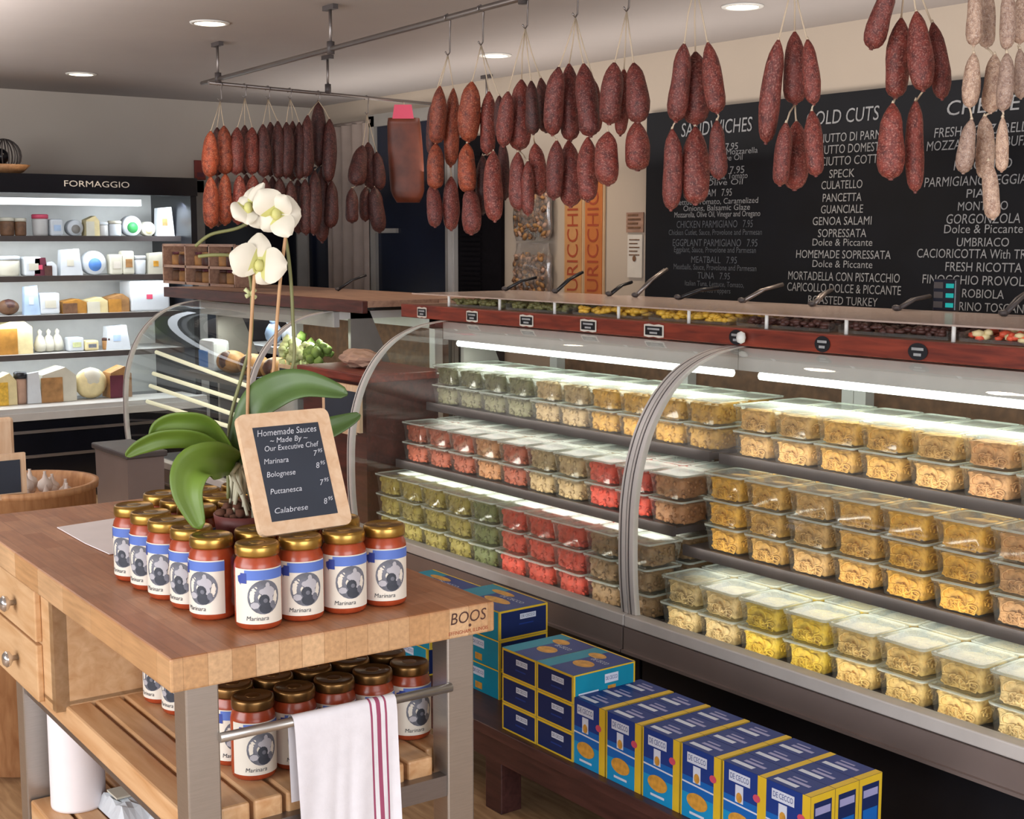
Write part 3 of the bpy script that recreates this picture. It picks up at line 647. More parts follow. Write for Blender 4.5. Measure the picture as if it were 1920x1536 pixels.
bunch('near the curtain', P2, ND2, (688, 215), [
    [(680, 272, 667, 348, 34), (690, 266, 698, 356, 30), (706, 284, 713, 356, 24)],
    [(660, 352, 660, 418, 26), (686, 350, 685, 415, 22), (702, 350, 712, 436, 32)]], 'sald')
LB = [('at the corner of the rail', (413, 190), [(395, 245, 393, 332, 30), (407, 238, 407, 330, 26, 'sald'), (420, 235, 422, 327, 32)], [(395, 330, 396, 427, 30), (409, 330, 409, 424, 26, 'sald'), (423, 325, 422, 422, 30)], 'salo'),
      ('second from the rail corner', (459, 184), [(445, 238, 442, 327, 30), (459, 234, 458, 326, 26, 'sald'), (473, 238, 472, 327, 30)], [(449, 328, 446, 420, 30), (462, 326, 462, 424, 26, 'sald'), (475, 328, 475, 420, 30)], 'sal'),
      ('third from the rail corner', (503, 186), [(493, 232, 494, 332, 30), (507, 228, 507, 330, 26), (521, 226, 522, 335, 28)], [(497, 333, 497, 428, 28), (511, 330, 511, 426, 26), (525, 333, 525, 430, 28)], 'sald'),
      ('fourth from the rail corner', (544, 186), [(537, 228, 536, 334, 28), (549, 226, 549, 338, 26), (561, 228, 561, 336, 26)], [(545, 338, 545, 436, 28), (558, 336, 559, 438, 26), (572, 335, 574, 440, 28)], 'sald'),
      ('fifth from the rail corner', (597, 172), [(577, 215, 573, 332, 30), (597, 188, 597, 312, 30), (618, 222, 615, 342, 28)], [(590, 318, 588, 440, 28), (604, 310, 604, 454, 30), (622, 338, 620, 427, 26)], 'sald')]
for nm, hk, u, l, mk in LB: bunch(nm, P2, ND2, hk, [u, l], mk)
# smoked pork slab
a = onplane(757, 222, P2, ND2); b2 = onplane(764, 380, P2, ND2); dp = depth(a)
t = thing('smoked_pork_slab', 'large square slab of smoked pork hanging with a pink ticket', 'cured meat', a)
ww = 66 / F * dp; hh = a.z - b2.z
rows = []
for i in range(15):
    v = i / 14; r_ = []
    for k in range(25):
        an = 2 * PI * k / 24; cx_ = math.copysign(abs(math.cos(an)) ** .45, math.cos(an)); sy_ = math.copysign(abs(math.sin(an)) ** .45, math.sin(an))
        wv = (.93 + .07 * math.sin(v * PI)) * (1 if i < 13 else (.9 if i == 13 else .7)) * (1 if i > 0 else .96)
        r_.append(a + RT * (ww / 2 * cx_ * wv + .02 * v) + HD * (.05 * sy_ * wv) - UP * (hh * v))
    rows.append(r_)
mb = MB().grid(rows); mb.f.append(list(range(24))); mb.sm.append(False); mb.mi.append(0); b_ = 14 * 25; mb.f.append([b_ + k for k in range(24)]); mb.sm.append(False); mb.mi.append(0)
mb.build('meat', M['slab'], t)
p0 = onplane(757, 198, P2, ND2)
tk = [p0 + RT * (s1 * 40 / F * dp / 2) - UP * z_ - HD * .055 for s1, z_ in ((-.8, 0), (.8, 0), (1, .075), (-1, .075))]
MB().add(tk, [(0, 1, 2, 3)]).add([v + HD * .002 for v in tk], [(3, 2, 1, 0)]).build('ticket', M['pink'], t)
MB().tube([a, p0, Vector((p0.x, p0.y, RZ - .02))], .004, 6).build('loop', M['twine'], t)

# ================================================================== BACK WALL: BLACKBOARD, BANNERS, BAGS
YBB = YB - .035
t = thing('menu_sign', 'large black chalk menu board with three columns of white lettering', 'blackboard', (-4.2, YBB, 1.2))
p = ony(1213, 215, YBB)
MB().box((p.x, YBB, 1.17), (-2.85, YB - .002, 2.222)).build('board', M['slate'], t)
def chalk_col(name, xc, lines, mat):
    for (y, h, body, wpx) in lines:
        mb = MB()
        c = ony(xc if not isinstance(body, tuple) else body[1], y, YBB - .003); bd = body if not isinstance(body, tuple) else body[0]
        d_ = depth(c); sz = h / F * d_ * 1.38; wd = wpx / F * d_ / .80 if wpx else None
        mb.text(bd, sz, lambda a, b, c=c: c + Vector((a, 0, b)), 0, 'CENTER', .8, .12 if h > 18 else .05, wd)
        mb.build(name, mat, t)
chalk_col('menu_lettering', 1578, [(219, 27, 'COLD CUTS', 138), (258, 17, 'PROSCIUTTO DI PARMA', 168), (280, 17, 'PROSCIUTTO DOMESTIC', 168), (302, 17, 'PROSCIUTTO COTTO', 160), (326, 16, 'SPECK', 48), (347, 16, 'CULATELLO', 78), (371, 16, 'PANCETTA', 74), (393, 16, 'GUANCIALE', 80), (415, 16, 'GENOA SALAMI', 112), (438, 16, 'SOPRESSATA', 92), (455, 14, 'Dolce & Piccante', 114), (478, 16, 'HOMEMADE SOPRESSATA', 180), (496, 14, 'Dolce & Piccante', 114), (520, 17, 'MORTADELLA CON PISTACCHIO', 212), (542, 17, 'CAPICOLLO DOLCE & PICCANTE', 216), (565, 16, 'ROASTED TURKEY', 132)], M['chalk'])
chalk_col('menu_lettering', 1842, [(199, 29, 'CHEESE', 126), (244, 19, 'FRESH MOZZARELLA', 172), (269, 19, 'MOZZARELLA DI BUFALA', 200), (309, 19, 'PECORINO', 100), (339, 19, 'PARMIGIANO REGGIANO', 208), (363, 17, 'PIAVE', 56), (387, 17, 'MONTASIO', 86), (411, 19, 'GORGONZOLA', 128), (430, 17, 'Dolce & Piccante', 136), (455, 17, 'UMBRIACO', 90), (477, 18, 'CACIORICOTTA With TRUFFLE', 236), (502, 18, 'FRESH RICOTTA', 132), (527, 18, 'FINOCCHIO PROVOLONE', 216), (552, 17, 'ROBIOLA', 72), (577, 17, 'PECORINO TOSCANO', 166)], M['chalk'])
chalk_col('menu_lettering', 1342, [(240, 27, 'SANDWICHES', 148), (275, 13, ('7.95', 1372), 26), (287, 11, 'Prosciutto, Fresh Mozzarella', 170), (298, 11, 'Basil and Olive Oil', 110), (319, 14, ('7.95', 1382), 30), (332, 11, 'Fresh Mozzarella, Tomato', 130), (343, 11, 'and Olive Oil', 112), (362, 14, ('HAM   7.95', 1345), 60), (378, 11, 'Lettuce, Tomato, Caramelized', 172), (390, 11, 'Onions, Balsamic Glaze', 140), (402, 11, 'Mozzarella, Olive Oil, Vinegar and Oregano', 180)], M['chalk'])
chalk_col('menu_lettering', 1338, [(421, 14, 'CHICKEN PARMIGIANO   7.95', 160), (436, 11, 'Chicken Cutlet, Sauce, Provolone and Parmesan', 196), (456, 14, 'EGGPLANT PARMIGIANO   7.95', 178), (469, 11, 'Eggplant, Sauce, Provolone and Parmesan', 172), (488, 13, 'MEATBALL   7.95', 96), (502, 11, 'Meatballs, Sauce, Provolone and Parmesan', 174), (518, 13, 'TUNA   7.95', 68), (533, 10, 'Italian Tuna, Lettuce, Tomato,', 124), (545, 10, 'and Red Peppers', 70)], M['chalkd'])
# hanging banners with vertical lettering
for i, (px, lbl) in enumerate(((1074, 'orange paper banner with vertical AURICCHIO lettering nearer the cellophane bags'), (1112, 'rust paper banner with vertical AURICCHIO lettering nearer the notices'))):
    c = ony(px, 450, YB - .02); hw = .075
    t = thing('hanging_banner', lbl, 'banner', (c.x, YB - .02, 1.2), group='orange banners on the cream wall')
    MB().box((c.x - hw - .012, YB - .012, 1.15), (c.x + hw + .012, YB - .003, 1.95)).box((c.x - hw, YB - .016, 1.15), (c.x + hw - .005, YB - .011, 1.95), mi=1).build('paper', [M['tan'], M['orangel'] if i == 0 else M['orange']], t)
    mb = MB().text('AURICCHIO', .12, lambda a, b: Vector((c.x - b * 1.15, YB - .018, 1.53 + a)), 0, 'CENTER', 1.0)
    mb.build('banner_lettering', M['rust'], t)
# paper notices
for (px0, px1, y0, y1, lb) in ((1174, 1206, 398, 436, 'small brown printed notice taped beside the blackboard'), (1176, 1204, 440, 520, 'pale paper notice under the brown one beside the blackboard')):
    a = ony(px0, y1, YB - .01); b2 = ony(px1, y0, YB - .01)
    t = thing('wall_notice', lb, 'notice', (a.x, YB - .01, a.z), group='paper notices on the cream wall')
    MB().box((a.x, YB - .01, a.z), (b2.x, YB - .003, b2.z)).build('sheet', M['pinkwood'] if y0 < 420 else M['offw'], t)
    mb = MB()
    if y0 < 420:
        for k in range(4): mb.box((a.x + .015, YB - .013, a.z + .02 + k * .022), (b2.x - .02 - .02 * (k % 2), YB - .01, a.z + .03 + k * .022))
    else:
        for k in range(5): mb.box((a.x + .015, YB - .013, b2.z - .03 - k * .02), (b2.x - .02 - .015 * (k % 2), YB - .01, b2.z - .024 - k * .02))
        mb.disc2((a.x + b2.x) / 2, a.z + .10, .014, .016, lambda u, v: Vector((u, YB - .0135, v)))
    mb.build('print_marks', M['brown'], t)
# cellophane bags of dried food
for (y0, y1, lb) in ((330, 452, 'cellophane bag of dried mushrooms, upper of the hanging pair'), (456, 552, 'cellophane bag of dried mushrooms, lower of the hanging pair')):
    a = ony(958, y1, YB - .09); b2 = ony(1026, y0, YB - .09)
    t = thing('hanging_food_bag', lb, 'bag', ((a.x + b2.x) / 2, YB - .09, a.z), group='cellophane bags on the back wall')
    xm, hw = (a.x + b2.x) / 2, (b2.x - a.x) / 2
    mb = MB()
    mb.box((xm - hw * .8, YB - .055, a.z + .02), (xm + hw * .8, YB - .035, b2.z - .07), bev=.008, mi=2)
    for k in range(240):
        mb.ball((xm + R.uniform(-hw * .84, hw * .84), YB - .07 + R.uniform(-.025, .015), R.uniform(a.z + .02, b2.z - .06)), (R.uniform(.014, .03), .012, R.uniform(.01, .02)), Euler((R.uniform(0, 3), R.uniform(0, 3), 0)).to_matrix(), 1, mi=R.choice((0, 0, 1, 2, 2, 2)))
    tag(mb.build('dried_food', [M['bread'], M['kraft'], M['brown']], t), kind='stuff')
    rows = []
    for i in range(9):
        v = i / 8; zz = a.z + (b2.z - a.z) * v; bw = hw * (1.02 if 0 < i < 7 else .9); bl = .055 * math.sin(PI * min(1, max(.1, v * .95 + .05)))
        rows.append([(xm + bw * math.cos(PI + 2 * PI * k / 24), YB - .062 - bl * math.sin(2 * PI * k / 24 + PI) * -1 * .9 + R.uniform(-.004, .004), zz) for k in range(25)])
    MB().grid(rows).build('cellophane', M['bag'], t)

# ================================================================== CHEESE REFRIGERATOR (left wall)
FX = -8.3
t = thing('cheese_refrigerator', 'tall open cheese refrigerator with black header reading FORMAGGIO', 'refrigerator', (FX, 2.6, 0))
y0, y1 = .9, 3.64
MB().box((FX - .12, y0, 1.852), (FX, y1, 1.965)).build('header', M['navyblack'], t)
MB().box((XL + .02, y0, 1.90), (FX - .12, y1, 1.955)).build('top_panel', M['black'], t)
c = onx(182, 346, FX + .003)
MB().text('FORMAGGIO', .052, lambda a, b: Vector((FX + .003, c.y + a, c.z + b)), 0, 'CENTER', 1, 0, .405).build('header_lettering', M['lgrey'], t)
MB().box((XL + .02, y0, .1), (XL + .08, y1, 1.90)).build('back_panel', M['white'], t)
for yy, nm in ((y0, 0), (y1 - .04, 1)): MB().box((XL + .08, yy, .1), (FX - .02, yy + .04, 1.90)).build('side_panel', M['black'], t)
MB().box((XL + .02, y0, .02), (FX + .05, y1, .545)).build('base', M['navyblack'], t)
MB().box((FX + .05, y0, .50), (FX + .075, y1, .545)).box((FX - .25, y0, .545), (FX + .06, y1, .575)).build('bumper_rail', M['lgrey'], t)
mb = MB()
for z in (.42, .27): mb.box((FX + .05, y0, z), (FX + .058, y1, z + .018))
mb.build('base_trim', M['dsteel'], t)
MB().box((FX - .15, y0, 1.785), (FX - .09, 3.30, 1.825)).build('light_strip', M['coolstrip'], t)
SZ = [1.597, 1.352, 1.112, .872]
for z in SZ:
    s_ = MB().box((XL + .08, y0 + .04, z - .018), (-8.5, y1 - .04, z)).build('shelf', M['lgrey'], t)
    MB().box((-8.5, y0 + .04, z - .032), (-8.488, y1 - .04, z + .002)).build('shelf_edge', M['dgrey'], s_)
for z, e in ((1.80, 36),): area('fridge_lamp', (-8.42, 2.3, z), (0, math.radians(22), 0), .06, 2.6, e, (.86, .94, 1))
for z in SZ: area('fridge_lamp', (-8.53, 2.3, z - .03), (0, math.radians(18), 0), .04, 2.5, 7, (.88, .95, 1))
def fridge_item(kind, xa, xb, ya, yb, level, label, mats, cat):
    z0 = (SZ + [.576])[level] + .001; X = (-8.56 if level < 4 else -8.42) - .02
    p0, p1 = onx(xa, yb, X), onx(xb, ya, X)
    yc = (p0.y + p1.y) / 2; wy = abs(p1.y - p0.y); zs = onx((xa + xb) / 2, ya, X).z; zb = onx((xa + xb) / 2, yb, X).z; h = max(.03, zs - zb)
    dx = min(.2, max(.08, wy)); t2 = thing(kind, label, cat, (X - dx / 2, yc, z0), group='goods in the cheese refrigerator')
    A = lambda *q: (X - dx + q[0] * dx, yc - wy / 2 + q[1] * wy, z0 + q[2] * h)
    m0, m1 = M[mats[0]], M[mats[-1]]
    if kind in ('deli_jar', 'cheese_tub'):
        r_ = wy / 2; cc = (X - r_, yc, z0)
        MB().lathe([(r_ * .86, 0), (r_ * .95, h * .1), (r_, h * .74), (r_ * .9, h * .8)], 18, c=cc).build('container', m0, t2)
        MB().lathe([(r_ * 1.03, h * .8), (r_ * 1.03, h * .97), (r_ * .9, h)], 18, c=cc).build('lid', m1, t2)
    elif kind == 'round_cheese':
        r_ = min(wy, h * 1.05) / 2; rot = Matrix.Rotation(PI / 2, 3, 'Y'); cc = (X - .06, yc, z0 + r_)
        MB().lathe([(0, -.04), (r_ * .93, -.04), (r_, -.03), (r_, .03), (r_ * .93, .04), (0, .04)], 28, c=cc, m=rot).build('cheese_body', m0, t2)
        MB().lathe([(0, .041), (r_ * .55, .041), (r_ * .55, .0425), (0, .0425)], 22, c=(cc[0], cc[1], cc[2] - r_ * .15), m=rot).build('round_label', m1, t2)
    elif kind == 'cheese_wedge':
        MB().prism([(yc - wy / 2, z0), (yc + wy / 2, z0), (yc + wy / 2, z0 + h * .75), (yc + wy * .2, z0 + h), (yc - wy * .45, z0 + h * .8)], X - dx, X).build('paste', m0, t2)
        MB().box((X, yc - wy / 2, z0), (X + .006, yc + wy * .1, z0 + h * .72)).build('cut_face', m1, t2)
    elif kind == 'cheese_block':
        MB().box(A(0, 0, 0), A(1, 1, 1), bev=min(.012, h * .2)).build('wrapped_block', m0, t2)
        q_ = .4 if cat == 'carton' else 1; MB().box((X, yc - wy * .25 * q_, z0 + h * (.3 + .1 * (q_ < 1))), (X + .002, yc + wy * .3 * q_ * (.4 if q_ < 1 else 1), z0 + h * (.65 - .1 * (q_ < 1)))).build('sticker', m1, t2)
    elif kind == 'paper_package':
        rm = Matrix.Translation(Vector((X - dx / 2, yc, z0))) @ Matrix.Rotation(.0, 4, 'X')
        MB().prism([(yc - wy * .5, z0), (yc + wy * .5, z0), (yc + wy * .35, z0 + h), (yc - wy * .42, z0 + h * .95)], X - dx * .5, X).build('wrapper', m0, t2)
        MB().box((X, yc - wy * .2, z0 + h * .35), (X + .002, yc + wy * .1, z0 + h * .6)).build('sticker', m1, t2)
    elif kind == 'cheese_bundle':
        for k in range(3):
            cy = yc + (k - 1) * wy * .3
            MB().lathe([(0, 0), (wy * .17, .01), (wy * .2, h * .3), (wy * .12, h * .62), (wy * .05, h * .72), (wy * .08, h * .85), (0, h * .95)], 14, c=(X - .06 - .01 * k, cy, z0)).build('tied_cheese', m0, t2)
    elif kind == 'bread_loaf':
        MB().ball((X - .06, yc, z0 + h * .5), (.06, wy * .5, h * .5), None, 3, jit=.02).build('loaf', m0, t2)
        MB().ball((X - .055, yc, z0 + h * .56), (.058, wy * .42, h * .46), None, 2).build('crust', m1, t2)
    return t2
FI = [('deli_jar', 4, 30, 408, 443, 0, 'brown jar at the left end of the top cheese shelf', ('brown', 'cream'), 'jar'), ('deli_jar', 31, 52, 409, 443, 0, 'brown jar beside the tub with the pink lid', ('brown', 'cream'), 'jar'),
    ('cheese_tub', 66, 94, 402, 443, 0, 'grey tub with pink lid on the top cheese shelf', ('lgrey', 'bxred'), 'tub'), ('cheese_block', 96, 118, 411, 443, 0, 'white wrapped block beside the pink-lidded tub', ('icewhite', 'iceblue'), 'cheese'),
    ('round_cheese', 128, 160, 414, 443, 0, 'white round cheese with dark grey label on the top shelf', ('icewhite', 'grey'), 'cheese'), ('cheese_wedge', 162, 186, 405, 443, 0, 'cream cheese wedge on the top shelf', ('cheese', 'cream'), 'cheese'),
    ('cheese_tub', 184, 206, 417, 443, 0, 'greyish tub beside the cream wedge, top shelf', ('lgrey', 'icewhite'), 'tub'), ('cheese_tub', 208, 231, 414, 443, 0, 'white tub beside the cheese with the green label', ('icewhite', 'cream'), 'tub'),
    ('round_cheese', 233, 268, 396, 443, 0, 'white round cheese with green label on the top shelf', ('icewhite', 'mint'), 'cheese'), ('round_cheese', 269, 294, 414, 443, 0, 'small beige round cheese on the top shelf', ('cream', 'cheese'), 'cheese'),
    ('paper_package', 295, 326, 387, 442, 0, 'tall white bag with brown window at the end of the top shelf', ('icewhite', 'bread'), 'package'),
    ('cheese_tub', 2, 42, 481, 519, 1, 'wide pale tub at the left end of the second shelf', ('cream', 'icewhite'), 'tub'), ('cheese_block', 47, 78, 483, 519, 1, 'white block beside the dark wine-red packet', ('icewhite', 'cream'), 'cheese'),
    ('paper_package', 64, 88, 458, 492, 1, 'dark wine-red packet at the back of the second shelf', ('maroon', 'bxred'), 'package'), ('cheese_wedge', 84, 106, 492, 518, 1, 'small white wedge on a dark base, second shelf', ('icewhite', 'darkfood'), 'cheese'),
    ('paper_package', 114, 154, 468, 518, 1, 'tilted white package in the middle of the second shelf', ('icewhite', 'cream'), 'package'), ('round_cheese', 155, 205, 475, 518, 1, 'large white round cheese with blue print, second shelf', ('icewhite', 'blue2'), 'cheese'),
    ('cheese_block', 208, 230, 480, 518, 1, 'beige package beside the large round cheese', ('cream', 'offw'), 'cheese'), ('cheese_block', 231, 252, 474, 518, 1, 'beige package with brown panel, second shelf', ('cream', 'bread'), 'cheese'),
    ('cheese_tub', 254, 277, 482, 517, 1, 'white cup near the end of the second shelf', ('icewhite', 'icewhite'), 'tub'), ('paper_package', 279, 309, 476, 517, 1, 'cream paper bag at the end of the second shelf', ('cream', 'bxor'), 'package'),
    ('bread_loaf', 2, 40, 562, 592, 2, 'dark brown loaf at the left end of the third shelf', ('brown', 'darkfood'), 'bread'), ('paper_package', 46, 74, 536, 591, 2, 'pale blue paper bag on the third shelf', ('iceblue', 'icewhite'), 'package'),
    ('cheese_block', 76, 112, 550, 590, 2, 'tall white block in front of the pale blue bag', ('icewhite', 'cream'), 'cheese'), ('cheese_wedge', 118, 162, 562, 589, 2, 'brown-rinded cheese wedge on the third shelf', ('rind', 'brown'), 'cheese'),
    ('cheese_wedge', 164, 202, 559, 588, 2, 'cream wedge beside the brown-rinded wedge', ('cheese', 'cream'), 'cheese'), ('cheese_wedge', 204, 242, 553, 587, 2, 'golden brown wedge beside the white carton', ('bread', 'rind'), 'cheese'),
    ('cheese_block', 246, 318, 527, 584, 2, 'large white carton with red mark on the third shelf', ('icewhite', 'bxred'), 'carton'),
    ('cheese_wedge', -10, 60, 605, 672, 3, 'huge yellow cheese wedge with brown cut face on the fourth shelf', ('cheese', 'rind'), 'cheese'), ('cheese_bundle', 70, 126, 622, 668, 3, 'cluster of tied white cheeses on the fourth shelf', ('cream', 'cream'), 'cheese'),
    ('cheese_block', 130, 158, 640, 666, 3, 'clear-wrapped pale cheese beside the tied cheeses', ('icewhite', 'pale'), 'cheese'), ('cheese_block', 160, 186, 646, 665, 3, 'low pale cheese pack on the fourth shelf', ('cheese', 'ink'), 'cheese'),
    ('deli_jar', 196, 214, 643, 665, 3, 'small brown jar with dark lid on the fourth shelf', ('bread', 'darkfood'), 'jar'), ('paper_package', 200, 244, 617, 662, 3, 'tilted white paper package at the end of the fourth shelf', ('icewhite', 'iceblue'), 'package'),
    ('cheese_wedge', -10, 30, 692, 752, 4, 'yellow cheese at the left end of the bottom deck', ('cheese', 'yellow'), 'cheese'), ('deli_jar', 31, 52, 692, 752, 4, 'tall brown jar with black lid on the bottom deck', ('kraft', 'black'), 'jar'),
    ('paper_package', 52, 76, 690, 749, 4, 'white paper packet beside the tall brown jar', ('icewhite', 'icewhite'), 'package'), ('cheese_wedge', 78, 142, 684, 748, 4, 'large white and brown cheese wedge on the bottom deck', ('cream', 'bread'), 'cheese'),
    ('bread_loaf', 146, 205, 684, 742, 4, 'pale loaf on the bottom deck beside the large wedge', ('cheese', 'cream'), 'bread'), ('cheese_wedge', 207, 246, 682, 740, 4, 'brown topped cheese at the end of the bottom deck', ('bread', 'maroon'), 'cheese')]
for f in FI: fridge_item(*f)
# bowl and wire ornament on top of the refrigerator
p = onx(8, 305, -8.6); z_ = 1.956
t = thing('wooden_bowl', 'shallow wooden bowl high on the cheese refrigerator', 'bowl', (-8.6, p.y, z_))
MB().lathe([(.05, 0), (.11, .03), (.15, .07), (.14, .07), (.1, .035), (0, .02)], 24, c=(-8.6, p.y, z_)).build('bowl', M['crate'], t)
t = thing('wire_basket', 'dark wire basket standing in the wooden bowl', 'basket', (-8.6, p.y, z_ + .025))
mb = MB()
for k in range(8):
    an = PI * k / 8; mb.tube([(-8.6 + .10 * math.sin(v) * math.cos(an), p.y + .10 * math.sin(v) * math.sin(an), z_ + .125 + .10 * math.cos(v)) for v in [2 * PI * q / 20 for q in range(21)]], .004, 5, False)
mb.build('wire', M['dgrey'], t); MB().ball((-8.6, p.y - .02, z_ + .12), .05).build('dark_ball', M['navyblack'], t)

# second cooler seen through the gap
t = thing('back_cooler', 'low open white cooler seen through the gap between the cases', 'refrigerator', (-7.6, 4.4, 0))
MB().box((-8.95, 4.18, .02), (-7.0, 4.68, .62)).build('base', M['white'], t)
MB().box((-8.95, 4.62, .62), (-7.0, 4.68, 1.18)).build('back_panel', M['lgrey'], t)
for z in (.85,): 
    s_ = MB().box((-8.95, 4.18, z - .02), (-7.0, 4.62, z)).build('shelf', M['lgrey'], t); MB().box((-8.95, 4.165, z - .04), (-7.0, 4.18, z + .005)).build('shelf_edge', M['icewhite'], s_)
area('cooler_lamp', (-7.95, 4.22, 1.22), (math.radians(-20), 0, 0), 1.8, .05, 14, (.88, .95, 1))
for i in range(10):
    xx = -8.55 + i * .15; 
    o = MB().ball((0, 0, .080), (.065, .06, .075), None, 2, jit=.05).lathe([(.02, .145), (.028, .17), (.012, .175)], 10).build('wrapped_cheese', M['icewhite'] if i % 3 else M['iceblue'], None)
    o.location = (xx, 4.28 + .05 * (i % 2), .852); tag(o, f'white wrapped cheese ball on the back cooler shelf, {ORD[i]} from the left', 'cheese', 'wrapped cheeses in the back cooler')
    if i < 8:
        o = o.copy(); COL.objects.link(o); o.location = (xx + .07, 4.30, .622); tag(o, f'white wrapped cheese ball at the bottom of the back cooler, {ORD[i]} from the left', 'cheese', 'wrapped cheeses low in the back cooler')

# ---- contents of the far case
def blob(name, px, py, Y, w_, h_, label, cat, mats, n=1, seed=1, group=None):
    p = ony(px, py, Y); d_ = depth(p); ww, hh = w_ / F * d_ / .8, h_ / F * d_
    return p, ww, hh
zsh = .861
for i, px in enumerate((345, 392, 438)):
    p = ony(px, 665, 3.14); p.x = -6.77 + .265 * i
    t = thing('bread_loaf', f'brown crusty loaf in the far case, {ORD[i]} from its left end', 'bread', (p.x, 3.14, zsh), group='loaves in the far case')
    MB().ball((p.x, 3.14, zsh + .064), (.125, .075, .062), None, 3, jit=.015).build('loaf', M['bread'], t)
    MB().ball((p.x + .02, 3.10, zsh + .075), (.05, .045, .05), None, 2, jit=.05).build('dark_filling', M['darkfood'], t)
p = ony(312, 635, 3.14); p.x = max(p.x, -7.02)
t = thing('wrapped_cheese', 'blue and white wrapped pack at the left end of the far case', 'cheese', (p.x, 3.14, zsh))
MB().box((p.x - .1, 3.10, zsh), (p.x + .1, 3.2, zsh + .17), bev=.02).build('wrapper', M['icewhite'], t); MB().box((p.x - .09, 3.098, zsh + .02), (p.x + .03, 3.101, zsh + .11)).build('blue_print', M['blue2'], t)
for i, (px, mt) in enumerate(((575, 'pale'), (605, 'pale'), (632, 'green'), (595, 'green'))):
    yy = 3.12 if i < 3 else 3.27; p = ony(px, 640, yy)
    t = thing('leafy_greens', f'{"pale" if mt == "pale" else "darker green"} head of leafy greens in the far case, {["first", "second", "third", "rear"][i]} of four', 'vegetable', (p.x, yy, zsh), group='greens in the far case')
    mb = MB()
    for k in range(26):
        an = R.uniform(0, 6.28); q = R.random() ** .5
        mb.ball((p.x - .18 + .07 * q * math.cos(an), yy + .06 * q * math.sin(an), zsh + .13 + .05 * (1 - q) + R.uniform(0, .06)), R.uniform(.016, .03), None, 1, jit=.2)
    mb.build('leaf_heads', M[mt], t)
    mb = MB()
    for k in range(9):
        an = k * .7; mb.tube([(p.x - .18 + .025 * math.cos(an), yy + .02 * math.sin(an), zsh + .01), (p.x - .18 + .05 * math.cos(an), yy + .045 * math.sin(an), zsh + .13)], .011, 6)
    mb.build('stalks', M['pale'], t)
# glowing slanted strips standing in for reflections in the far case's glass
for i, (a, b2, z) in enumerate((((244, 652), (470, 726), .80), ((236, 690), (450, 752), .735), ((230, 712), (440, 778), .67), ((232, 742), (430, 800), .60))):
    t = thing('reflection_streak', f'long pale streak imitating a reflection inside the far case, {ORD[i]} from the top', 'reflection streak', (-6.5, 2.85, z), group='imitated reflections in the far case')
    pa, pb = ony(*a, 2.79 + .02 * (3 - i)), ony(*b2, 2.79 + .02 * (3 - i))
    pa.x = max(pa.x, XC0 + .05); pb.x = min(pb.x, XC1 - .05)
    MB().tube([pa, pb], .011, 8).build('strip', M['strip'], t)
t = thing('chalkboard_sign', 'small wooden framed chalkboard inside the far case', 'sign', ony(550, 700, 3.0))
a, b2 = ony(522, 712, 2.98), ony(576, 656, 2.98)
a.z = zsh; b2.z = zsh + .125
b2.x = a.x + .15
MB().box((a.x, 2.98, a.z), (b2.x, 2.995, b2.z)).build('frame', M['beech'], t); MB().box((a.x + .018, 2.977, a.z + .018), (b2.x - .018, 2.981, b2.z - .018)).build('slate', M['slateb'], t)
# red-brown stand in the gap between cases
t = thing('wooden_stand', 'red-brown wooden stand in the gap between the far and middle cases', 'stand', (-5.05, 2.95, 0))
MB().box((-5.32, 2.80, .02), (-4.78, 3.15, 1.0)).build('cabinet', M['redd'], t); MB().box((-5.34, 2.78, 1.0), (-4.76, 3.17, 1.035), bev=.005).build('top_board', M['red'], t)
t = thing('paper_bag', 'crumpled brown paper bag lying on the red-brown stand', 'bag', (-5.05, 2.93, 1.036))
MB().ball((-5.05, 2.93, 1.075), (.12, .07, .04), None, 3, jit=.13, smooth=False).build('bag', M['kraft'], t)
t = thing('chalkboard_sign', 'pale framed chalkboard leaning on the red-brown stand', 'sign', (-4.98, 2.76, .82))
p = ony(610, 775, 2.76)
MB().box((p.x - .02, 2.757, .80), (p.x + .29, 2.772, .99)).build('frame', M['beech'], t); MB().box((p.x + .01, 2.753, .825), (p.x + .262, 2.758, .965)).build('slate', M['slateb'], t); MB().box((p.x + .05, 2.772, .78), (p.x + .2, 2.797, .80)).build('ledge', M['beech'], t)
# jar rack on the far ledge
t = thing('snack_rack', 'two-tier wooden rack of brown snack jars on the far ledge', 'rack', (-7.0, 3.4, 1.305))
pa, pb = ony(318, 520, 3.4), ony(452, 520, 3.4)
z0 = 1.3055
MB().box((pa.x, 3.36, z0), (pb.x, 3.5, z0 + .015)).build('lower_board', M['pinkwood'], t); MB().box((pa.x, 3.36, z0 + .10), (pb.x, 3.5, z0 + .115)).build('upper_board', M['pinkwood'], t)
for k in range(4): xx = pa.x + (pb.x - pa.x) * k / 3; MB().box((xx - .008, 3.36, z0 + .0), (xx + .008, 3.5, z0 + .24)).build('upright', M['pinkwood'], t)
MB().box((pa.x, 3.36, z0 + .23), (pb.x, 3.372, z0 + .245)).build('top_rail', M['pinkwood'], t)
JX = [pa.x + (pb.x - pa.x) * (k + .5) / 9 + (.012, 0, -.012)[k % 3] for k in range(9)]
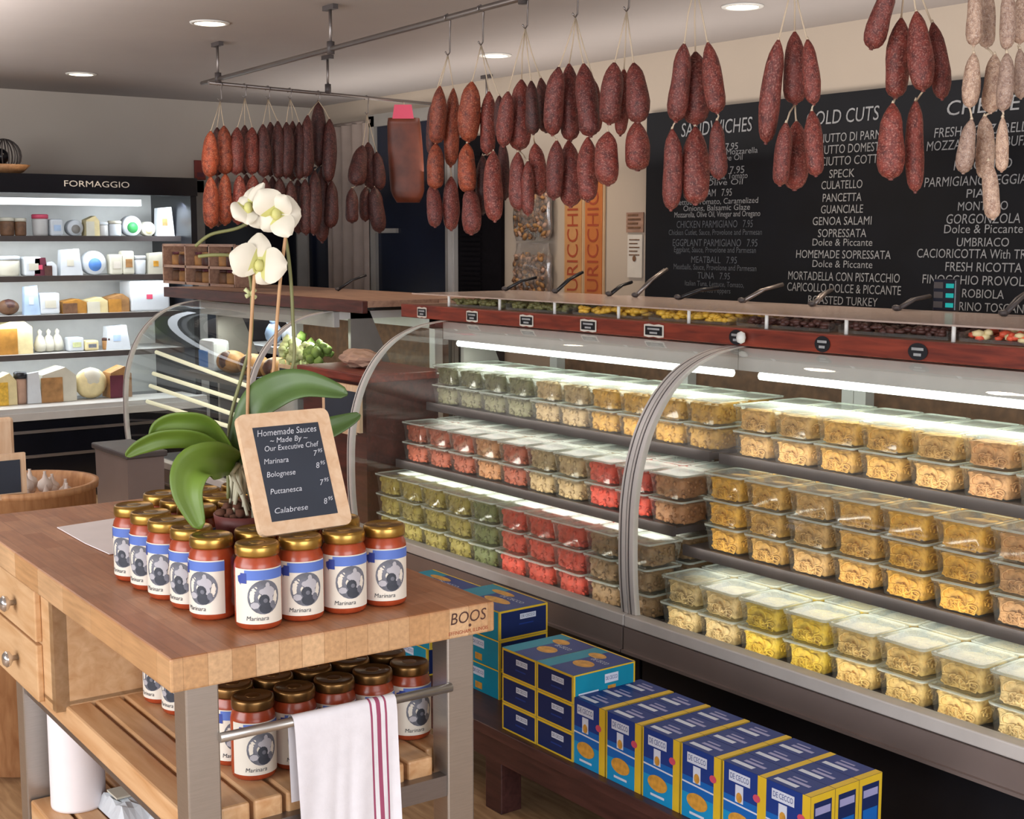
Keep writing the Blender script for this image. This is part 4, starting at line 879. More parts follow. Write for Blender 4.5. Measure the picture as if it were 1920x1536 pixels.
for r_ in range(2):
    for k, xx in enumerate(JX):
        if k % 3 == 2 and False: continue
        zz = z0 + .0155 + r_ * .1; sx = xx if abs(((xx - pa.x) / (pb.x - pa.x) * 3) % 1 - .5) < .45 else xx
        t2 = thing('snack_jar', f'small brown snack jar, {ORD[k]} from the left on the {("lower", "upper")[r_]} rack tier', 'jar', (xx, 3.43, zz), group='jars on the snack rack')
        MB().lathe([(.034, 0), (.037, .006), (.037, .056), (.03, .064)], 14, c=(xx, 3.43, zz)).build('glass_body', M[('brown', 'bread', 'darkfood')[(k + r_) % 3]], t2); MB().lathe([(.033, .064), (.033, .08), (0, .08)], 14, c=(xx, 3.43, zz)).build('lid', M[('darkfood', 'maroon', 'bread')[(k + r_) % 3]], t2)
# notice boards on the left wall beside the refrigerator
tag(MB().box((XL + .003, 3.70, 1.45), (XL + .02, 3.90, 1.95)).box((XL + .02, 3.715, 1.47), (XL + .024, 3.885, 1.93), mi=1).build('poster', [M['dgrey'], M['grey']]), 'grey poster on the wall beside the cheese refrigerator', 'poster')

pa, pb = onx(366, 337, XL + .02), onx(385, 301, XL + .02)
tag(MB().box((XL + .003, pa.y, pa.z), (XL + .02, pb.y, pb.z), bev=.003).box((XL + .02, pa.y + .015, pa.z + .02), (XL + .0215, pb.y - .015, pa.z + .05), mi=1).build('wall_plaque', [M['lampred'], M['maroon']]), 'small dark red plaque on the wall beside the corner salami', 'plaque')
# grey bin in front of the far case
t = thing('grey_bin', 'grey box bin with dark lid in front of the far case', 'bin', (-6.1, 2.3, 0))
q0, q1 = ony(180, 890, 2.32).x, ony(240, 890, 2.32).x
MB().prism([(q0 + .02, .02), (q1 - .02, .02), (q1, .55), (q0, .55)], 2.32, 2.5, 'y').build('bin_body', M['bumper'], t); MB().box((q0 - .015, 2.305, .55), (q1 + .015, 2.515, .58), bev=.008).build('lid', M['dgrey'], t)
# round crate with garlic behind the cart
BC = Vector((-4.10, 1.22, 0))
t = thing('round_crate', 'round pale wooden drum crate standing behind the cart', 'crate', BC)
MB().lathe([(.20, .02), (.205, .84), (.213, .84), (.215, .86), (.2, .86), (.195, .84), (.19, .80), (0, .80)], 40, c=BC).build('drum', M['crate'], t)
MB().lathe([(.207, .60), (.213, .60), (.213, .64), (.207, .64)], 40, c=BC).build('hoop', M['mapled'], t)
k = 0
for i in range(17):
    an = i * 2.4; q = .035 * math.sqrt(i + .3)
    t2 = thing('garlic_bulb', f'white garlic bulb in the round crate, {["front", "left", "right", "rear"][i % 4]} of the heap, {["topmost", "upper", "middle", "lower", "lowest"][i // 4]}', 'garlic', (BC.x + q * math.cos(an), BC.y + q * math.sin(an), .75), group='garlic in the round crate')
    t2.rotation_euler = (0, 0, i)
    MB().lathe([(0, 0), (.018, .002), (.024, .016), (.02, .03), (.008, .04), (.004, .055), (.005, .06), (0, .06)], 12, fn=lambda p: Vector((p.x * (1 + .08 * math.sin(6 * math.atan2(p.y, p.x))), p.y * (1 + .08 * math.sin(6 * math.atan2(p.y, p.x))), p.z))).build('bulb', M['garlic'], t2, True)
    t2.location.z = .802 + (.03 if i < 5 else 0)
p = onz(12, 920, .87)
t = thing('chalkboard_sign', 'small wooden framed chalkboard standing at the round crate', 'sign', (p.x, p.y, .87))
t.rotation_euler = (0, 0, PI / 2); WM[t.name] = Matrix.Translation(Vector((-3.93, 1.10, .845))) @ Matrix.Rotation(PI / 2, 4, 'Z'); t.location = (-3.93, 1.10, .845)
MB().box((-.10, -.008, 0), (.075, .008, .13)).build('frame', M['beech'], t, True); MB().box((-.085, -.0105, .018), (.058, -.007, .112)).build('slate', M['slateb'], t, True)

q = onx(4, 783, -4.75)
t = thing('wooden_peel', 'rounded wooden peel handle rising behind the round crate', 'peel', (-4.75, q.y, 0))
MB().box((-4.765, q.y - .035, .35), (-4.735, q.y + .035, q.z), bev=.012).build('handle', M['beech'], t); MB().box((-4.765, q.y - .13, .0), (-4.735, q.y + .13, .36), bev=.012).build('blade', M['beech'], t)

# ================================================================== BUTCHER BLOCK CART
CO = Vector((-2.022, .818, 0)); CR = math.radians(88.2)
cart = thing('kitchen_cart', 'butcher block kitchen cart with steel legs, slatted shelf and drawers', 'cart', CO, (0, 0, CR))
CM = WM[cart.name]; CI = CM.inverted()
def cw(x, y, z): return CM @ Vector((x, y, z))
W_, LN = .624, 1.358
MB().box((0, 0, .857), (W_, LN, .914), bev=.004).build('block_top', M['block'], cart, True)
# brand mark burnt into the front edge near the right corner
mb = MB().text('BOOS', .031, lambda a, b: Vector((W_ - .058 + a, -.0006, .893 + b)), 0, 'CENTER', .95, .15)
mb.disc2(W_ - .055, .8775, .003, .003, lambda a, b: Vector((a, -.0006, b))); mb.text('EFFINGHAM, ILLINOIS', .010, lambda a, b: Vector((W_ - .058 + a, -.0006, .867 + b)), 1, 'CENTER', 1, 0, .085)
mb.build('brand_mark', [M['darkfood'], M['rust']], cart, True)
for (lx, ly) in ((.035, .03), (W_ - .085, .03), (.035, 1.035), (W_ - .085, 1.035)):
    MB().box((lx, ly, .02), (lx + .058, ly + .055, .857), bev=.003).build('leg', M['steel'], cart, True)
# rails and slatted shelves
LS = 1.12
for z in (.60, .29):
    mb = MB()
    mb.box((.093, .035, z - .055), (W_ - .085, .06, z - .015)); mb.box((.093, 1.05, z - .055), (W_ - .085, 1.075, z - .015))
    mb.box((.045, .085, z - .045), (.065, 1.035, z - .02)); mb.box((W_ - .065, .085, z - .045), (W_ - .045, 1.035, z - .02)); mb.build('shelf_rail', M['dsteel'], cart, True)
    for k in range(9):
        x = .040 + k * .0612
        MB().box((x, .055 if 0 < k < 8 else .092, z - .03), (x + .053, (1.09 if 0 < k < 8 else 1.03), z + .02), bev=.005).build('slat', M['mapled'], cart, True)
# drawer cabinet
MB().box((.02, .72, .61), (.048, LN - .02, .855)).box((.02, .72, .61), (W_ - .02, .745, .855)).box((W_ - .045, .72, .61), (W_ - .02, LN - .02, .855)).box((.02, .72, .622), (W_ - .02, LN - .03, .63)).build('drawer_cabinet', M['maple'], cart, True)
for (za, zb) in ((.742, .852), (.612, .735)):
    dr = MB().box((.006, .80, za), (.02, LN - .03, zb), bev=.003).build('drawer', M['maple'], cart, True)
    MB().lathe([(.006, 0), (.006, .012), (.016, .018), (.018, .026), (.012, .032), (0, .033)], 18, m=Matrix.Rotation(-PI / 2, 3, 'Y')).build('knob', M['chrome'], dr, True).location = (.006, .945, (za + zb) / 2)
# towel bar
MB().tube([(.09, .026, .757), (W_ - .08, .026, .757)], .0085, 14).build('towel_bar', M['steel'], cart, True)
# towel
rows = []; prof = []
for k in range(9): prof.append((.026 + .0125 * math.cos(PI * k / 8), .757 + .0125 * math.sin(PI * k / 8)))
prof = [(.0395, .757 - .15 + .15 * k / 10) for k in range(10)] + prof + [(.0115 - .0, .757 - .36 * k / 22) for k in range(1, 23)]
pL = CI @ onx(541, 1342, -2.05); pR = CI @ onx(729, 1302, -2.05)
for (yy, zz) in prof:
    s_ = max(0, (.757 - zz)) / .36; r_ = []
    for j in range(49):
        u = j / 48; wid = 1 + .02 * s_
        fold = .007 * s_ * math.sin(u * 9 + 1.2) + .005 * s_ * math.sin(u * 21 + 4 * s_) + .006 * s_ * math.sin(u * 4)
        back = yy > .03
        r_.append((pL.x + (pR.x - pL.x) * ((u - .5) * wid + .5) + .012 * s_ * (1 - u), yy + (0 if back else -abs(fold) - .006 * s_), zz))
    rows.append(r_)
def tm(i, j): return 1 if j in (35, 38, 39, 42) else 0
mb = MB().grid(rows, True, tm)
tw = mb.build('tea_towel', [M['cloth'], M['stripe']], None)
tw.matrix_world = CM; tw.location = CO; tw.rotation_euler = (0, 0, CR); tag(tw, 'white cotton tea towel with wine-red stripes hanging on the cart bar', 'towel')

# ---- sauce jars
def jar_proto():
    t = thing('sauce_jar', 'jar', 'jar'); r, h = .0405, .152
    MB().lathe([(0, 0), (.034, 0), (.039, .004), (r, .012), (r, .108), (.039, .116), (.035, .124), (.034, .128)], 28).build('jar_body', M['sauce'], t, True)
    MB().lathe([(.0345, .126), (.0375, .127), (.0385, .130), (.0385, .142), (.0368, .1465), (.033, .148), (.0325, .147), (0, .147)], 28).lathe([(0, .1475), (.012, .1472), (.014, .147)], 16).build('lid', M['gold'], t, True)
    mb = MB(); rl = r + .0006
    def cy(e): return lambda a, b: Vector(((rl + e) * math.sin(a / rl), -(rl + e) * math.cos(a / rl), b))
    f0 = cy(0)
    hw = .050
    def patch(x0, x1, z0, z1, e, mi, n=14):
        f = cy(e); mb.grid([[f(x0 + (x1 - x0) * k / n, z0), f(x0 + (x1 - x0) * k / n, z1)][::-1] for k in range(n + 1)], True, mi)
    def disc(cx, cz, rx, rz, e, mi, n=24):
        f = cy(e); vs = [f(cx, cz)]; fs = []
        for q, m_ in ((.5, 1), (1, 2)):
            for k in range(n): vs.append(f(cx + rx * q * math.cos(2 * PI * k / n), cz + rz * q * math.sin(2 * PI * k / n)))
        for k in range(n):
            k2 = (k + 1) % n; fs.append((0, 1 + k, 1 + k2)); fs.append((1 + k, 1 + n + k, 1 + n + k2, 1 + k2))
        mb.add(vs, fs, True, mi)
    patch(-hw, hw, .012, .108, 0, 0, 20)
    patch(-.026, .05, .089, .106, .0006, 1); patch(-.034, -.022, .083, .101, .0009, 2, 3); 
    f = cy(.0006); mb.add([f(-.034, .080), f(-.040, .086), f(-.034, .098), f(-.041, .095)], [(0, 1, 3, 2)], False, 2)
    disc(.008, .059, .029, .030, .0004, 3); disc(.015, .067, .012, .011, .0007, 5, 12); disc(.005, .069, .006, .005, .0008, 5, 8); disc(.017, .055, .007, .009, .0008, 5, 9); disc(.008, .054, .0095, .010, .0009, 4, 11); disc(.011, .040, .012, .010, .0009, 4, 12); disc(.010, .053, .004, .004, .0012, 3, 8); disc(-.008, .045, .008, .006, .0008, 5, 7); disc(.014, .079, .004, .006, .0009, 5, 7); disc(.023, .045, .005, .007, .0009, 3, 8)
    fx = cy(.0008)
    mb.text('Marinara', .011, lambda a, b: fx(a - .004, .022 + b), 4, 'CENTER', 1, .15)
    mb.build('label', [M['paper'], M['blue'], M['blued'], M['ink'], M['inkd'], M['inkl']], t, True)
    return t
JAR = jar_proto(); JN = [0]
def put_jar(x, y, z, rz, label, group, dark=False):
    c = JAR if JN[0] == 0 else copy_tree(JAR); JN[0] += 1
    place(c, (x, y, z), rz, label, group)
    if dark:
        for k_ in KIDS[c.name]:
            if k_.name.startswith('lid'):
                k_.material_slots[0].link = 'OBJECT'; k_.material_slots[0].material = M['goldd']
GJ = 'sauce jars on top of the cart'; FACE = math.radians(70)
for k, yy in enumerate((1.02, 1.105, 1.19, 1.275)):
    put_jar(-2.118 + (-.004 if k == 1 else 0), yy, .9145, FACE + R.uniform(-.12, .12), f'orange sauce jar with gold lid, {ORD[k]} from left, front row on the cart', GJ)
for k in range(6):
    for j in range(4):
        if k in (1, 2) and j in (1, 2): continue
        x = -2.222 - .0865 * k; y = (.982, 1.068, 1.154, 1.24)[j] - (.008 if j == 0 and k > 1 else 0)
        if k == 5 and j == 0: continue
        lb = f'gold-lidded sauce jar on the cart, {ORD[k]} row behind the front, {("left edge", "left of centre", "right of centre", "right edge")[j]}'
        put_jar(x, y, .9145, (math.radians(25) if j == 0 else FACE) + R.uniform(-.12, .12), lb, GJ)
for k in range(5):
    for r_ in range(3):
        p = Vector((-2.182 - r_ * .086, 1.035 + .083 * k, .6205))
        put_jar(p.x, p.y, p.z, math.radians(72) + R.uniform(-.1, .1), f'sauce jar under the tabletop, {ORD[k]} from the left, {("front", "second", "third")[r_]} row on the slats', 'sauce jars on the slatted shelf', True)
for k in range(2):
    p = ony((288, 322)[k], (1322, 1340)[k], 1.01)
    p = onz((302, 338)[k], (1322, 1344)[k], .6205); put_jar(p.x - .035, p.y + .02, .6205, math.radians(20), f'sauce jar at the outer edge of the slatted shelf, {("rear", "front")[k]} of the pair', 'jars at the shelf edge', True)
# napkin
a = [onz(*q, .9155) for q in ((107, 990), (250, 968), (252, 1034), (205, 1040), (160, 1020))]
mb = MB(); mb.add([v + Vector((0, 0, .002)) for v in a], [tuple(range(5))[::-1]]); mb.add(a, [tuple(range(5))])
for i in range(5): j = (i + 1) % 5; mb.add([a[i], a[j], a[j] + Vector((0, 0, .002)), a[i] + Vector((0, 0, .002))], [(0, 1, 2, 3)])
tag(mb.build('paper_napkin', M['napkin']), 'white paper napkin lying on the butcher block behind the jars', 'napkin')
# ---- chalkboard sign standing on the jar lids
B1 = Vector((-2.133, 1.030, 1.0625)); U = (Vector((-2.136, 1.214, 1.0625)) - B1).normalized(); TH = math.radians(23)
NN = U.cross(UP).normalized(); V = (-NN * math.sin(TH) + UP * math.cos(TH)); NF = U.cross(V)
if NF.x < 0: NF = -NF
SM = Matrix((( U.x, V.x, NF.x, B1.x), (U.y, V.y, NF.y, B1.y), (U.z, V.z, NF.z, B1.z), (0, 0, 0, 1)))
sg = thing('chalkboard_sign', 'pale wood framed chalkboard listing homemade sauces, propped on the jars', 'sign', B1, SM.to_euler())
SW, SH = .184, .222
def rr(x0, y0, x1, y1, r, n=5):
    out = []
    for cx, cy, a0 in ((x1 - r, y1 - r, 0), (x0 + r, y1 - r, PI / 2), (x0 + r, y0 + r, PI), (x1 - r, y0 + r, 1.5 * PI)):
        for k in range(n): out.append((cx + r * math.cos(a0 + k * PI / 2 / (n - 1)), cy + r * math.sin(a0 + k * PI / 2 / (n - 1))))
    return out
MB().prism(rr(0, .001, SW, SH, .014), 0, .012, 'z').build('frame', M['beech'], sg, True)
MB().box((.026, .024, .0121), (SW - .026, SH - .026, .0128)).build('slate', M['slateb'], sg, True)
fs = lambda x, y: (lambda a, b: Vector((x + a, y + b, .0134)))
for (x, y, sz, tx, al, wd) in ((.092, .184, .017, 'Homemade Sauces', 'CENTER', .118), (.092, .169, .014, '~ Made By ~', 'CENTER', .075), (.094, .155, .014, 'Our Executive Chef', 'CENTER', .108),
    (.034, .132, .014, 'Marinara', 'LEFT', .048), (.034, .108, .014, 'Bolognese', 'LEFT', .056), (.034, .077, .014, 'Puttanesca', 'LEFT', .062), (.034, .042, .014, 'Calabrese', 'LEFT', .066),
    (.138, .138, .015, '7', 'CENTER', None), (.149, .142, .010, '95', 'CENTER', None), (.138, .115, .015, '8', 'CENTER', None), (.149, .119, .010, '95', 'CENTER', None), (.138, .083, .015, '7', 'CENTER', None), (.149, .087, .010, '95', 'CENTER', None), (.138, .048, .015, '8', 'CENTER', None), (.149, .052, .010, '95', 'CENTER', None)):
    MB().text(tx, sz, fs(x, y), 0, al, 1, .25, wd).build('chalk_lettering', M['chalkw'], sg, True)
st = MB().box((.06, SH * .55, -.012), (.12, SH * .6, 0)).build('strut_block', M['beech'], sg, True)
MB().tube([(.09, SH * .57, -.006), (.09, .02, -.10)], .005, 8).build('strut', M['beech'], sg, True)

# ---- orchid
OB = Vector((-2.351, 1.111, .9145)); OD = depth(OB + Vector((0, 0, .2)))
orc = thing('potted_orchid', 'white potted orchid with drooping green leaves among the jars on the cart', 'plant', OB)
MB().lathe([(.042, 0), (.05, .01), (.058, .13), (.061, .15), (.057, .15), (.053, .135), (0, .13)], 26, c=OB).build('pot', M['pot'], orc)
mb = MB()
for k in range(60): an = R.uniform(0, 6.28); q = .05 * math.sqrt(R.random()); mb.ball(OB + Vector((q * math.cos(an), q * math.sin(an), .135 + R.uniform(0, .03))), R.uniform(.006, .012), None, 1, jit=.3)
mb.build('bark', M['moss'], orc)
crown = atd(440, 862, OD)
mb = MB()
for k in range(14):
    p = atd(R.uniform(418, 478), R.uniform(920, 985), OD + R.uniform(-.06, .02)); q = atd(R.uniform(428, 462), 868, OD)
    mb.tube([q, (p + q) / 2 + Vector((R.uniform(-.02, .02), R.uniform(-.02, .02), .01)), p], [.004, .0045, .003], 6)
mb.build('aerial_roots', M['root'], orc)
def leaf(pts, wpx, mat, roll=0.0, dz=(0, 0, 0)):
    n = len(pts); ctr = [atd(x, y, OD + dd) for x, y, dd in pts]
    sm = smooth_curve([tuple(c) for c in ctr], 6); sm = [Vector(c) for c in sm]; N_ = len(sm); rows = []
    for i, c in enumerate(sm):
        u = i / (N_ - 1); tn = (sm[min(i + 1, N_ - 1)] - sm[max(i - 1, 0)]).normalized()
        side = tn.cross(FW).normalized(); side = (side * math.cos(roll) + FW * math.sin(roll)).normalized(); nr = side.cross(tn)
        w2 = wpx / F * OD / 2 * (math.sin(PI * min(1, (u * .9 + .06)) ** .8) ** .7) * (1 if u < .97 else .4)
        rows.append([c + side * w2 * k + nr * (-.012 * (abs(k) - .4)) * (w2 / .03) for k in (-1, -.66, -.33, 0, .33, .66, 1)])
    mb = MB().grid(rows); o = mb.build('leaf', mat, orc)
    md = o.modifiers.new('Solidify', 'SOLIDIFY'); md.thickness = .002
leaf([(440, 862, 0), (395, 800, -.03), (340, 790, -.06), (300, 800, -.08), (283, 824, -.09)], 44, M['leaf'], .5)
leaf([(440, 865, 0), (380, 826, -.04), (310, 822, -.08), (262, 838, -.10), (236, 856, -.11)], 40, M['leaf'], .5)
leaf([(445, 868, 0), (405, 862, -.08), (362, 878, -.13), (352, 925, -.15), (376, 992, -.15)], 74, M['leaf'], .25)
leaf([(445, 862, 0), (478, 770, -.02), (520, 734, -.02), (575, 722, -.03), (652, 740, -.04)], 74, M['leafd'], .35)
leaf([(448, 864, 0), (520, 818, .05), (590, 812, .07), (640, 795, .08), (676, 778, .08)], 50, M['leafd'], .3)
leaf([(445, 868, 0), (500, 850, .05), (560, 830, .07), (610, 825, .07)], 40, M['leafd'], .4)
def stem(pts, r, mat, name): 
    s_ = smooth_curve([tuple(atd(x, y, OD + dd)) for x, y, dd in pts], 6); return MB().tube(s_, r, 8).build(name, mat, orc)
s1 = stem([(428, 935, 0), (430, 800, 0), (455, 700, 0), (470, 640, 0), (472, 560, 0), (466, 510, .01), (440, 482, .02), (405, 478, .02), (372, 481, .02)], .0036, M['stem'], 'flower_stem')
s2 = stem([(452, 862, .02), (500, 780, .02), (548, 690, .02), (549, 600, .02), (543, 500, .02), (530, 430, .02), (500, 405, .02), (445, 428, .02), (395, 440, .02), (366, 462, .02)], .0034, M['stem'], 'flower_stem')
stem([(463, 870, -.02), (466, 700, -.02), (478, 500, -.02)], .0034, M['stake'], 'wooden_stake')
stem([(505, 780, -.01), (513, 690, -.01), (526, 520, -.01), (543, 392, -.01)], .0034, M['stake'], 'wooden_stake')
mb = MB()
for (dx, dy) in ((-11, -10), (-9, 4), (8, -9), (9, 6)): mb.tube([atd(470, 552, OD), atd(470 + dx, 552 + dy, OD - .005)], [.003, .0045], 6)
mb.build('node_bract', M['pale'], s1)
def petal(c, tip, w2, bulge, mat):
    mb = MB(); ax = (tip - c); side = ax.cross(FW).normalized(); nrm = side.cross(ax.normalized()); rows = []
    for i in range(9):
        u = i / 8; ww = w2 * math.sin(PI * (u * .86 + .1)) ** .8
        rows.append([c + ax * u + side * ww * k - FW * (bulge * math.sin(PI * u * .8) + .006 * (1 - k * k) * 1) for k in (-1, -.6, -.2, .2, .6, 1)])
    mb.grid(rows, True, lambda i, j: 1 if i < 2 else 0); return mb
def flower(px, py, sc_, petals, dd, yaw=0):
    fl = thing_part('flower', atd(px, py, OD + dd))
    for i, (tx, ty, wd, bl) in enumerate(petals):
        petal(atd(px, py, OD + dd), atd(tx, ty, OD + dd + (.012 if i % 2 else -.012)), wd / F * OD, bl, None).build('petal', [M['petal'], M['petalc']], fl)
    MB().ball(atd(px, py, OD + dd - .012), (.009, .009, .012)).build('lip', M['petalc'], fl)
def thing_part(name, loc):
    o = bpy.data.objects.new(name, None); o.empty_display_size = .03; o.location = Vector(loc) - OB; return reg(o, orc, Matrix.Translation(Vector(loc) - OB))
flower(486, 498, 1, [(433, 478, 33, .012), (487, 438, 25, .01), (540, 500, 34, .012), (513, 530, 26, .006), (437, 512, 14, .004)], -.02)
flower(518, 402, 1, [(488, 358, 30, .012), (566, 400, 34, .012), (545, 444, 24, .008), (492, 432, 22, .006), (538, 368, 24, .01)], -.01)
flower(466, 390, 1, [(440, 410, 24, .012), (452, 372, 20, .01), (496, 344, 12, .008), (478, 352, 14, .008), (468, 422, 18, .006), (498, 428, 20, .01)], .0)

# ---- things on the lower cart shelf
LZ = .311
ry, r_, rx = .972, .060, -2.965
t = thing('paper_roll', 'tall white paper roll standing on the lower cart shelf', 'roll', (rx, ry, LZ))
MB().lathe([(.02, 0), (r_ * .98, 0), (r_, .006), (r_, .232), (r_ * .97, .238), (.02, .238)], 36, c=(rx, ry, LZ)).lathe([(.02, .238), (.019, .232), (.019, .006), (.02, 0)], 16, c=(rx, ry, LZ)).build('roll_body', M['napkin'], t)
bx_, by_ = -2.90, 1.165
t = thing('wicker_basket', 'dark brown wicker basket on the lower cart shelf beside the paper roll', 'basket', (bx_, by_, LZ))
mb = MB()
for i in range(10):
    z = LZ + .013 + i * .0205; rr_ = .085 + .012 * i / 9
    mb.tube([(bx_ + (rr_ + .005 * math.cos(k * PI + i * PI)) * math.cos(2 * PI * k / 32), by_ + (rr_ + .005 * math.cos(k * PI + i * PI)) * math.sin(2 * PI * k / 32), z) for k in range(33)], .0118, 6, False)
mb.build('weave', M['wicker'], t)
MB().lathe([(0, .002), (.085, .002), (.085, .012), (0, .012)], 24, c=(bx_, by_, LZ)).build('basket_base', M['brown'], t)
MB().tube([(bx_ + .1 * math.cos(2 * PI * k / 32), by_ + .1 * math.sin(2 * PI * k / 32), LZ + .215) for k in range(33)], .012, 8, False).build('rim', M['brown'], t)
for i, (px, py, lb, w3) in enumerate(((205, 1508, 'crumpled white paper pack beside the paper roll', .075), (300, 1530, 'white folded package at the front of the lower cart shelf', .06))):
    p = onz(px, py + 22, LZ)
    t = thing('paper_pack', lb, 'package', (p.x, p.y + .05, LZ), group='white packs on the lower shelf')
    rows = []
    for a_ in range(9):
        rows.append([(p.x + w3 * (a_ / 4 - 1), p.y + .05 + .055 * (b_ / 4 - 1), LZ + .002 + (.032 + .006 * math.sin(a_ * 1.9 + b_ * 1.3 + i)) * (1 if 0 < a_ < 8 and 0 < b_ < 8 else 0)) for b_ in range(9)])
    MB().grid(rows, False).box((p.x - w3, p.y - .005, LZ + .0005), (p.x + w3, p.y + .105, LZ + .002)).build('wrapper', M['icewhite'], t)
    MB().box((p.x - w3 * .5, p.y + .01, LZ + .042), (p.x + w3 * .3, p.y + .06, LZ + .046)).build('fold', M['cream'], t)

# ================================================================== BENCH AND PASTA BOXES
BY0, BY1, BZ = 2.10, 2.47, .25
t = thing('low_bench', 'low dark red-brown wooden bench in front of the cases', 'bench', (-2.5, 2.28, 0))
MB().box((-3.75, BY0, BZ - .03), (-1.55, BY1, BZ), bev=.003).build('bench_top', M['dwood'], t)
MB().box((-3.72, BY0 + .015, BZ - .10), (-1.58, BY0 + .04, BZ - .03)).box((-3.72, BY1 - .04, BZ - .10), (-1.58, BY1 - .015, BZ - .03)).build('apron', M['dwood'], t)
for (x, y) in ((-2.99, BY0 + .02), (-2.99, BY1 - .09), (-1.66, BY0 + .02), (-1.66, BY1 - .09), (-3.7, BY0 + .02), (-3.7, BY1 - .09)): MB().box((x, y, 0), (x + .075, y + .07, BZ - .03), bev=.003).build('leg', M['dwood'], t)
BOXM = [M['bxnavy'], M['bxblue'], M['bxcyan'], M['bxyel'], M['bxwhite'], M['bxlav'], M['bxor'], M['bxred'], M['bxdark'], M['bxteal']]
def tallbox():
    t = thing('pasta_box', 'box', 'pasta box'); w_, d_, h = .128, .076, .172
    mb = MB().box((0, 0, 0), (w_, d_, h), mi=8)
    f = lambda e: (lambda a, b: Vector((a, -e, b))); g = lambda e: (lambda a, b: Vector((a, b, h + e))); s = lambda e: (lambda a, b: Vector((w_ + e, a, b)))
    def q(fn, x0, x1, y0, y1, mi): mb.flat([(x0, y0), (x1, y0), (x1, y1), (x0, y1)], fn, mi)
    q(f(.0003), 0, w_, .10, h, 0); q(f(.0003), 0, w_, .06, .10, 1); q(f(.0003), 0, w_, 0, .06, 2)
    q(f(.0006), w_ - .022, w_, 0, h, 3); q(f(.0006), 0, .004, 0, h, 3)
    mb.flat([(.004, .083), (w_ - .022, .080), (w_ - .022, .084), (.004, .087)], f(.0006), 4)
    q(f(.0009), .020, .084, .134, .158, 4); mb.text('DE CECCO', .018, lambda a, b: f(.0012)(.052 + a, .146 + b), 0, 'CENTER', 1, 0, .056)
    q(f(.0009), .040, .064, .090, .130, 4); mb.disc2(.052, .102, .009, .012, f(.0012), 6, 12)
    mb.disc2(.054, .046, .034, .020, f(.0009), 6, 22); mb.disc2(.104, .118, .011, .009, f(.0012), 7, 12); q(f(.0009), .03, .078, .012, .018, 4)
    q(g(.0003), 0, w_, 0, d_, 0); q(g(.0006), w_ - .018, w_, 0, d_, 3); q(g(.0006), .012, .075, .012, .026, 4); q(g(.0006), .030, .092, .034, .044, 5); q(g(.0006), .030, .07, .052, .058, 5)
    q(s(.0003), 0, d_, 0, h, 3); q(s(.0006), .010, d_ - .010, .006, h - .016, 8); q(s(.0009), .014, d_ - .014, h - .045, h - .028, 5); q(s(.0009), .014, d_ - .014, .02, .10, 1)
    mb.build('carton', BOXM, t, True)
    return t
PB = tallbox()
for i in range(6):
    for j in range(3):
        c = PB if (i, j) == (0, 0) else copy_tree(PB)
        place(c, (-2.612 + i * .1335 - (.006 if i == 5 else 0) + .006 * j * 0, 2.125 + j * .0775, BZ + .0005), 0, f'blue and yellow upright pasta box, {ORD[i]} column from the left, {("front", "middle", "rear")[j]} row', 'upright pasta boxes on the bench')
def flatbox(label_mat, w_, d_, h, side_mi, end='front'):
    t = thing('pasta_carton', 'carton', 'pasta box'); mb = MB().box((0, 0, 0), (w_, d_, h), mi=9)
    f = lambda e: (lambda a, b: Vector((a, -e, b))); g = lambda e: (lambda a, b: Vector((a, b, h + e))); s = lambda e: (lambda a, b: Vector((w_ + e, a, b)))
    def q(fn, x0, x1, y0, y1, mi): mb.flat([(x0, y0), (x1, y0), (x1, y1), (x0, y1)], fn, mi)
    E_, S_, ew, sw = (f, s, w_, d_) if end == 'front' else (s, f, d_, w_)
    q(E_(.0003), 0, ew, 0, h, 3); q(E_(.0006), .006, ew - .006, .005, h - .006, 8); q(E_(.0009), ew * .42, ew * .75, h - .034, h - .018, 4); mb.text('DE CECCO', .012, lambda a, b: E_(.0012)(ew * .585 + a, h - .026 + b), 8, 'CENTER', 1, 0, ew * .28); q(E_(.0009), ew * .4, ew * .7, h - .05, h - .046, 0)
    q(S_(.0003), 0, sw, 0, h, 9); q(S_(.0006), 0, sw, h - .004, h, 3); q(S_(.0006), 0, .006, 0, h, 3); q(S_(.0006), sw - .005, sw, 0, h, 3); q(S_(.0009), sw * .5, sw * .72, h - .04, h - .016, 4); mb.text('DE CECCO', .014, lambda a, b: S_(.0012)(sw * .61 + a, h - .028 + b), 0, 'CENTER', 1, 0, sw * .19); q(S_(.0009), sw * .55, sw * .68, .008, .028, 6); q(S_(.0009), sw * .08, sw * .4, .02, .024, 4)
    q(g(.0003), 0, w_, 0, d_, 9); q(g(.0006), w_ * .35, w_, 0, d_, 0); q(g(.0009), 0, w_, d_ - .006, d_, 3); mb.disc2(w_ * .6, d_ * .4, w_ * .22, d_ * .12, g(.0009), 6); mb.disc2(w_ * .4, d_ * .75, w_ * .2, d_ * .09, g(.0009), 6); mb.text('DE CECCO', .022, lambda a, b: g(.0012)(w_ * .68 + a, d_ * .62 + b), 4, 'CENTER', 1, 0, w_ * .4)
    mb.build('carton', BOXM, t, True); return t
FB = flatbox(None, .152, .208, .0755, 9)
first = True
for i in range(2):
    for j in range(3):
        c = FB if first else copy_tree(FB); first = False
        place(c, (-2.912 + i * .1545, 2.122, BZ + .0005 + j * .0765), 0, f'turquoise pasta carton with navy end, {("left", "right")[i]} column, {("bottom", "middle", "top")[j]} layer beside the upright boxes', 'turquoise cartons beside the upright boxes')
FC = flatbox(None, .27, .176, .087, 9, 'side')
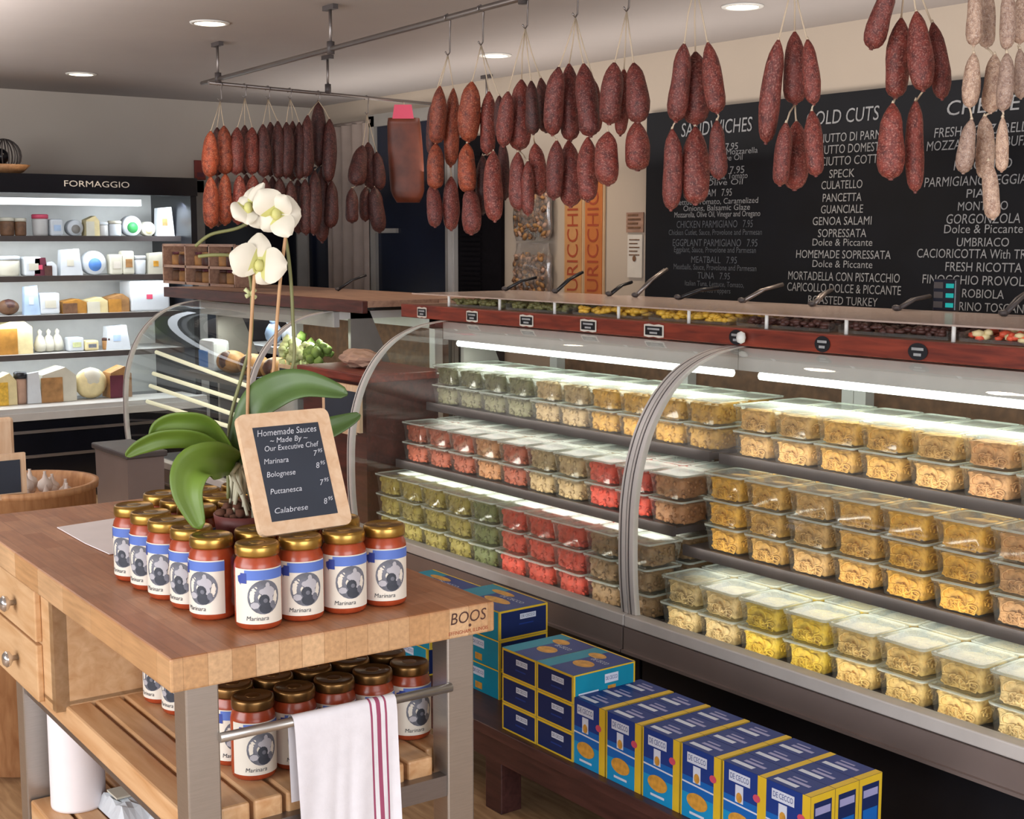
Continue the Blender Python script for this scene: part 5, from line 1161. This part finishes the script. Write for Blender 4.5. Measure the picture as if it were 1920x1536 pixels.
for j in range(3):
    c = FC if j == 0 else copy_tree(FC)
    place(c, (-3.372 + (.05 if j < 2 else 0) * 0, 2.25, BZ + .0005 + j * .088), 0, f'turquoise pasta carton in the tall stack behind the cart corner, {("bottom", "middle", "top")[j]} one', 'turquoise cartons behind the cart corner')
for j in range(3):
    c = copy_tree(FC)
    place(c, (-3.68 + .02 * j, 2.20, BZ + .0005 + j * .088), 0, f'turquoise pasta carton glimpsed beneath the cart top, {("bottom", "middle", "top")[j]} of its stack', 'turquoise cartons at the far bench end')

# ================================================================== LIGHT, WORLD, CAMERA
wd = bpy.data.worlds.new('daylight'); sc.world = wd; wd.use_nodes = True
nt = wd.node_tree; bg = nt.nodes['Background']; bg.inputs[0].default_value = (.86, .90, 1.0, 1); bg.inputs[1].default_value = 1.25
area('shop_window', (-1.5, -3.2, 1.9), (math.radians(82), 0, math.radians(0)), 5.0, 2.2, 290, (.95, .97, 1))
area('side_window', (2.6, .6, 1.7), (math.radians(84), 0, math.radians(80)), 3.0, 2.0, 120, (.95, .97, 1))
for (x, y, e) in ((-3.0, 3.9, 26), (-1.2, 1.5, 20), (-3.6, .4, 20), (-5.6, .8, 22), (-1.0, 3.6, 20)):
    l = bpy.data.lights.new('downlight', 'SPOT'); l.energy = e; l.color = (1, .82, .62); l.spot_size = 2.1; l.spot_blend = .8; l.shadow_soft_size = .08
    o = bpy.data.objects.new('downlight', l); o.location = (x, y, ZC - .02); COL.objects.link(o)
area('ceiling_fill', (-5.2, 4.35, 1.95), (PI, 0, 0), 6.0, .4, 24, (1, .93, .86))  # added upward fill lights that brighten the ceiling, no fixtures there
area('ceiling_fill', (-6.2, .9, 2.0), (PI, 0, 0), 4.0, 1.2, 95, (1, .94, .9))
area('ceiling_fill', (-1.8, 3.6, 2.0), (PI, 0, 0), 2.0, .6, 7, (1, .93, .86))
cam = bpy.data.cameras.new('camera'); co = bpy.data.objects.new('camera', cam); COL.objects.link(co)
cam.sensor_width = 36; cam.lens = 36 * F / 1920; cam.clip_start = .05; cam.clip_end = 60
co.location = CAM
co.rotation_euler = Matrix(((RT.x, UU.x, -FW.x), (RT.y, UU.y, -FW.y), (RT.z, UU.z, -FW.z))).to_euler()
sc.camera = co
sc.view_settings.view_transform = 'Standard'; sc.view_settings.look = 'None'; sc.view_settings.exposure = 0
sc.cycles.transparent_max_bounces = 24; sc.cycles.max_bounces = 7; sc.cycles.diffuse_bounces = 4; sc.cycles.glossy_bounces = 4; sc.cycles.caustics_reflective = False; sc.cycles.caustics_refractive = False; sc.cycles.sample_clamp_indirect = 4
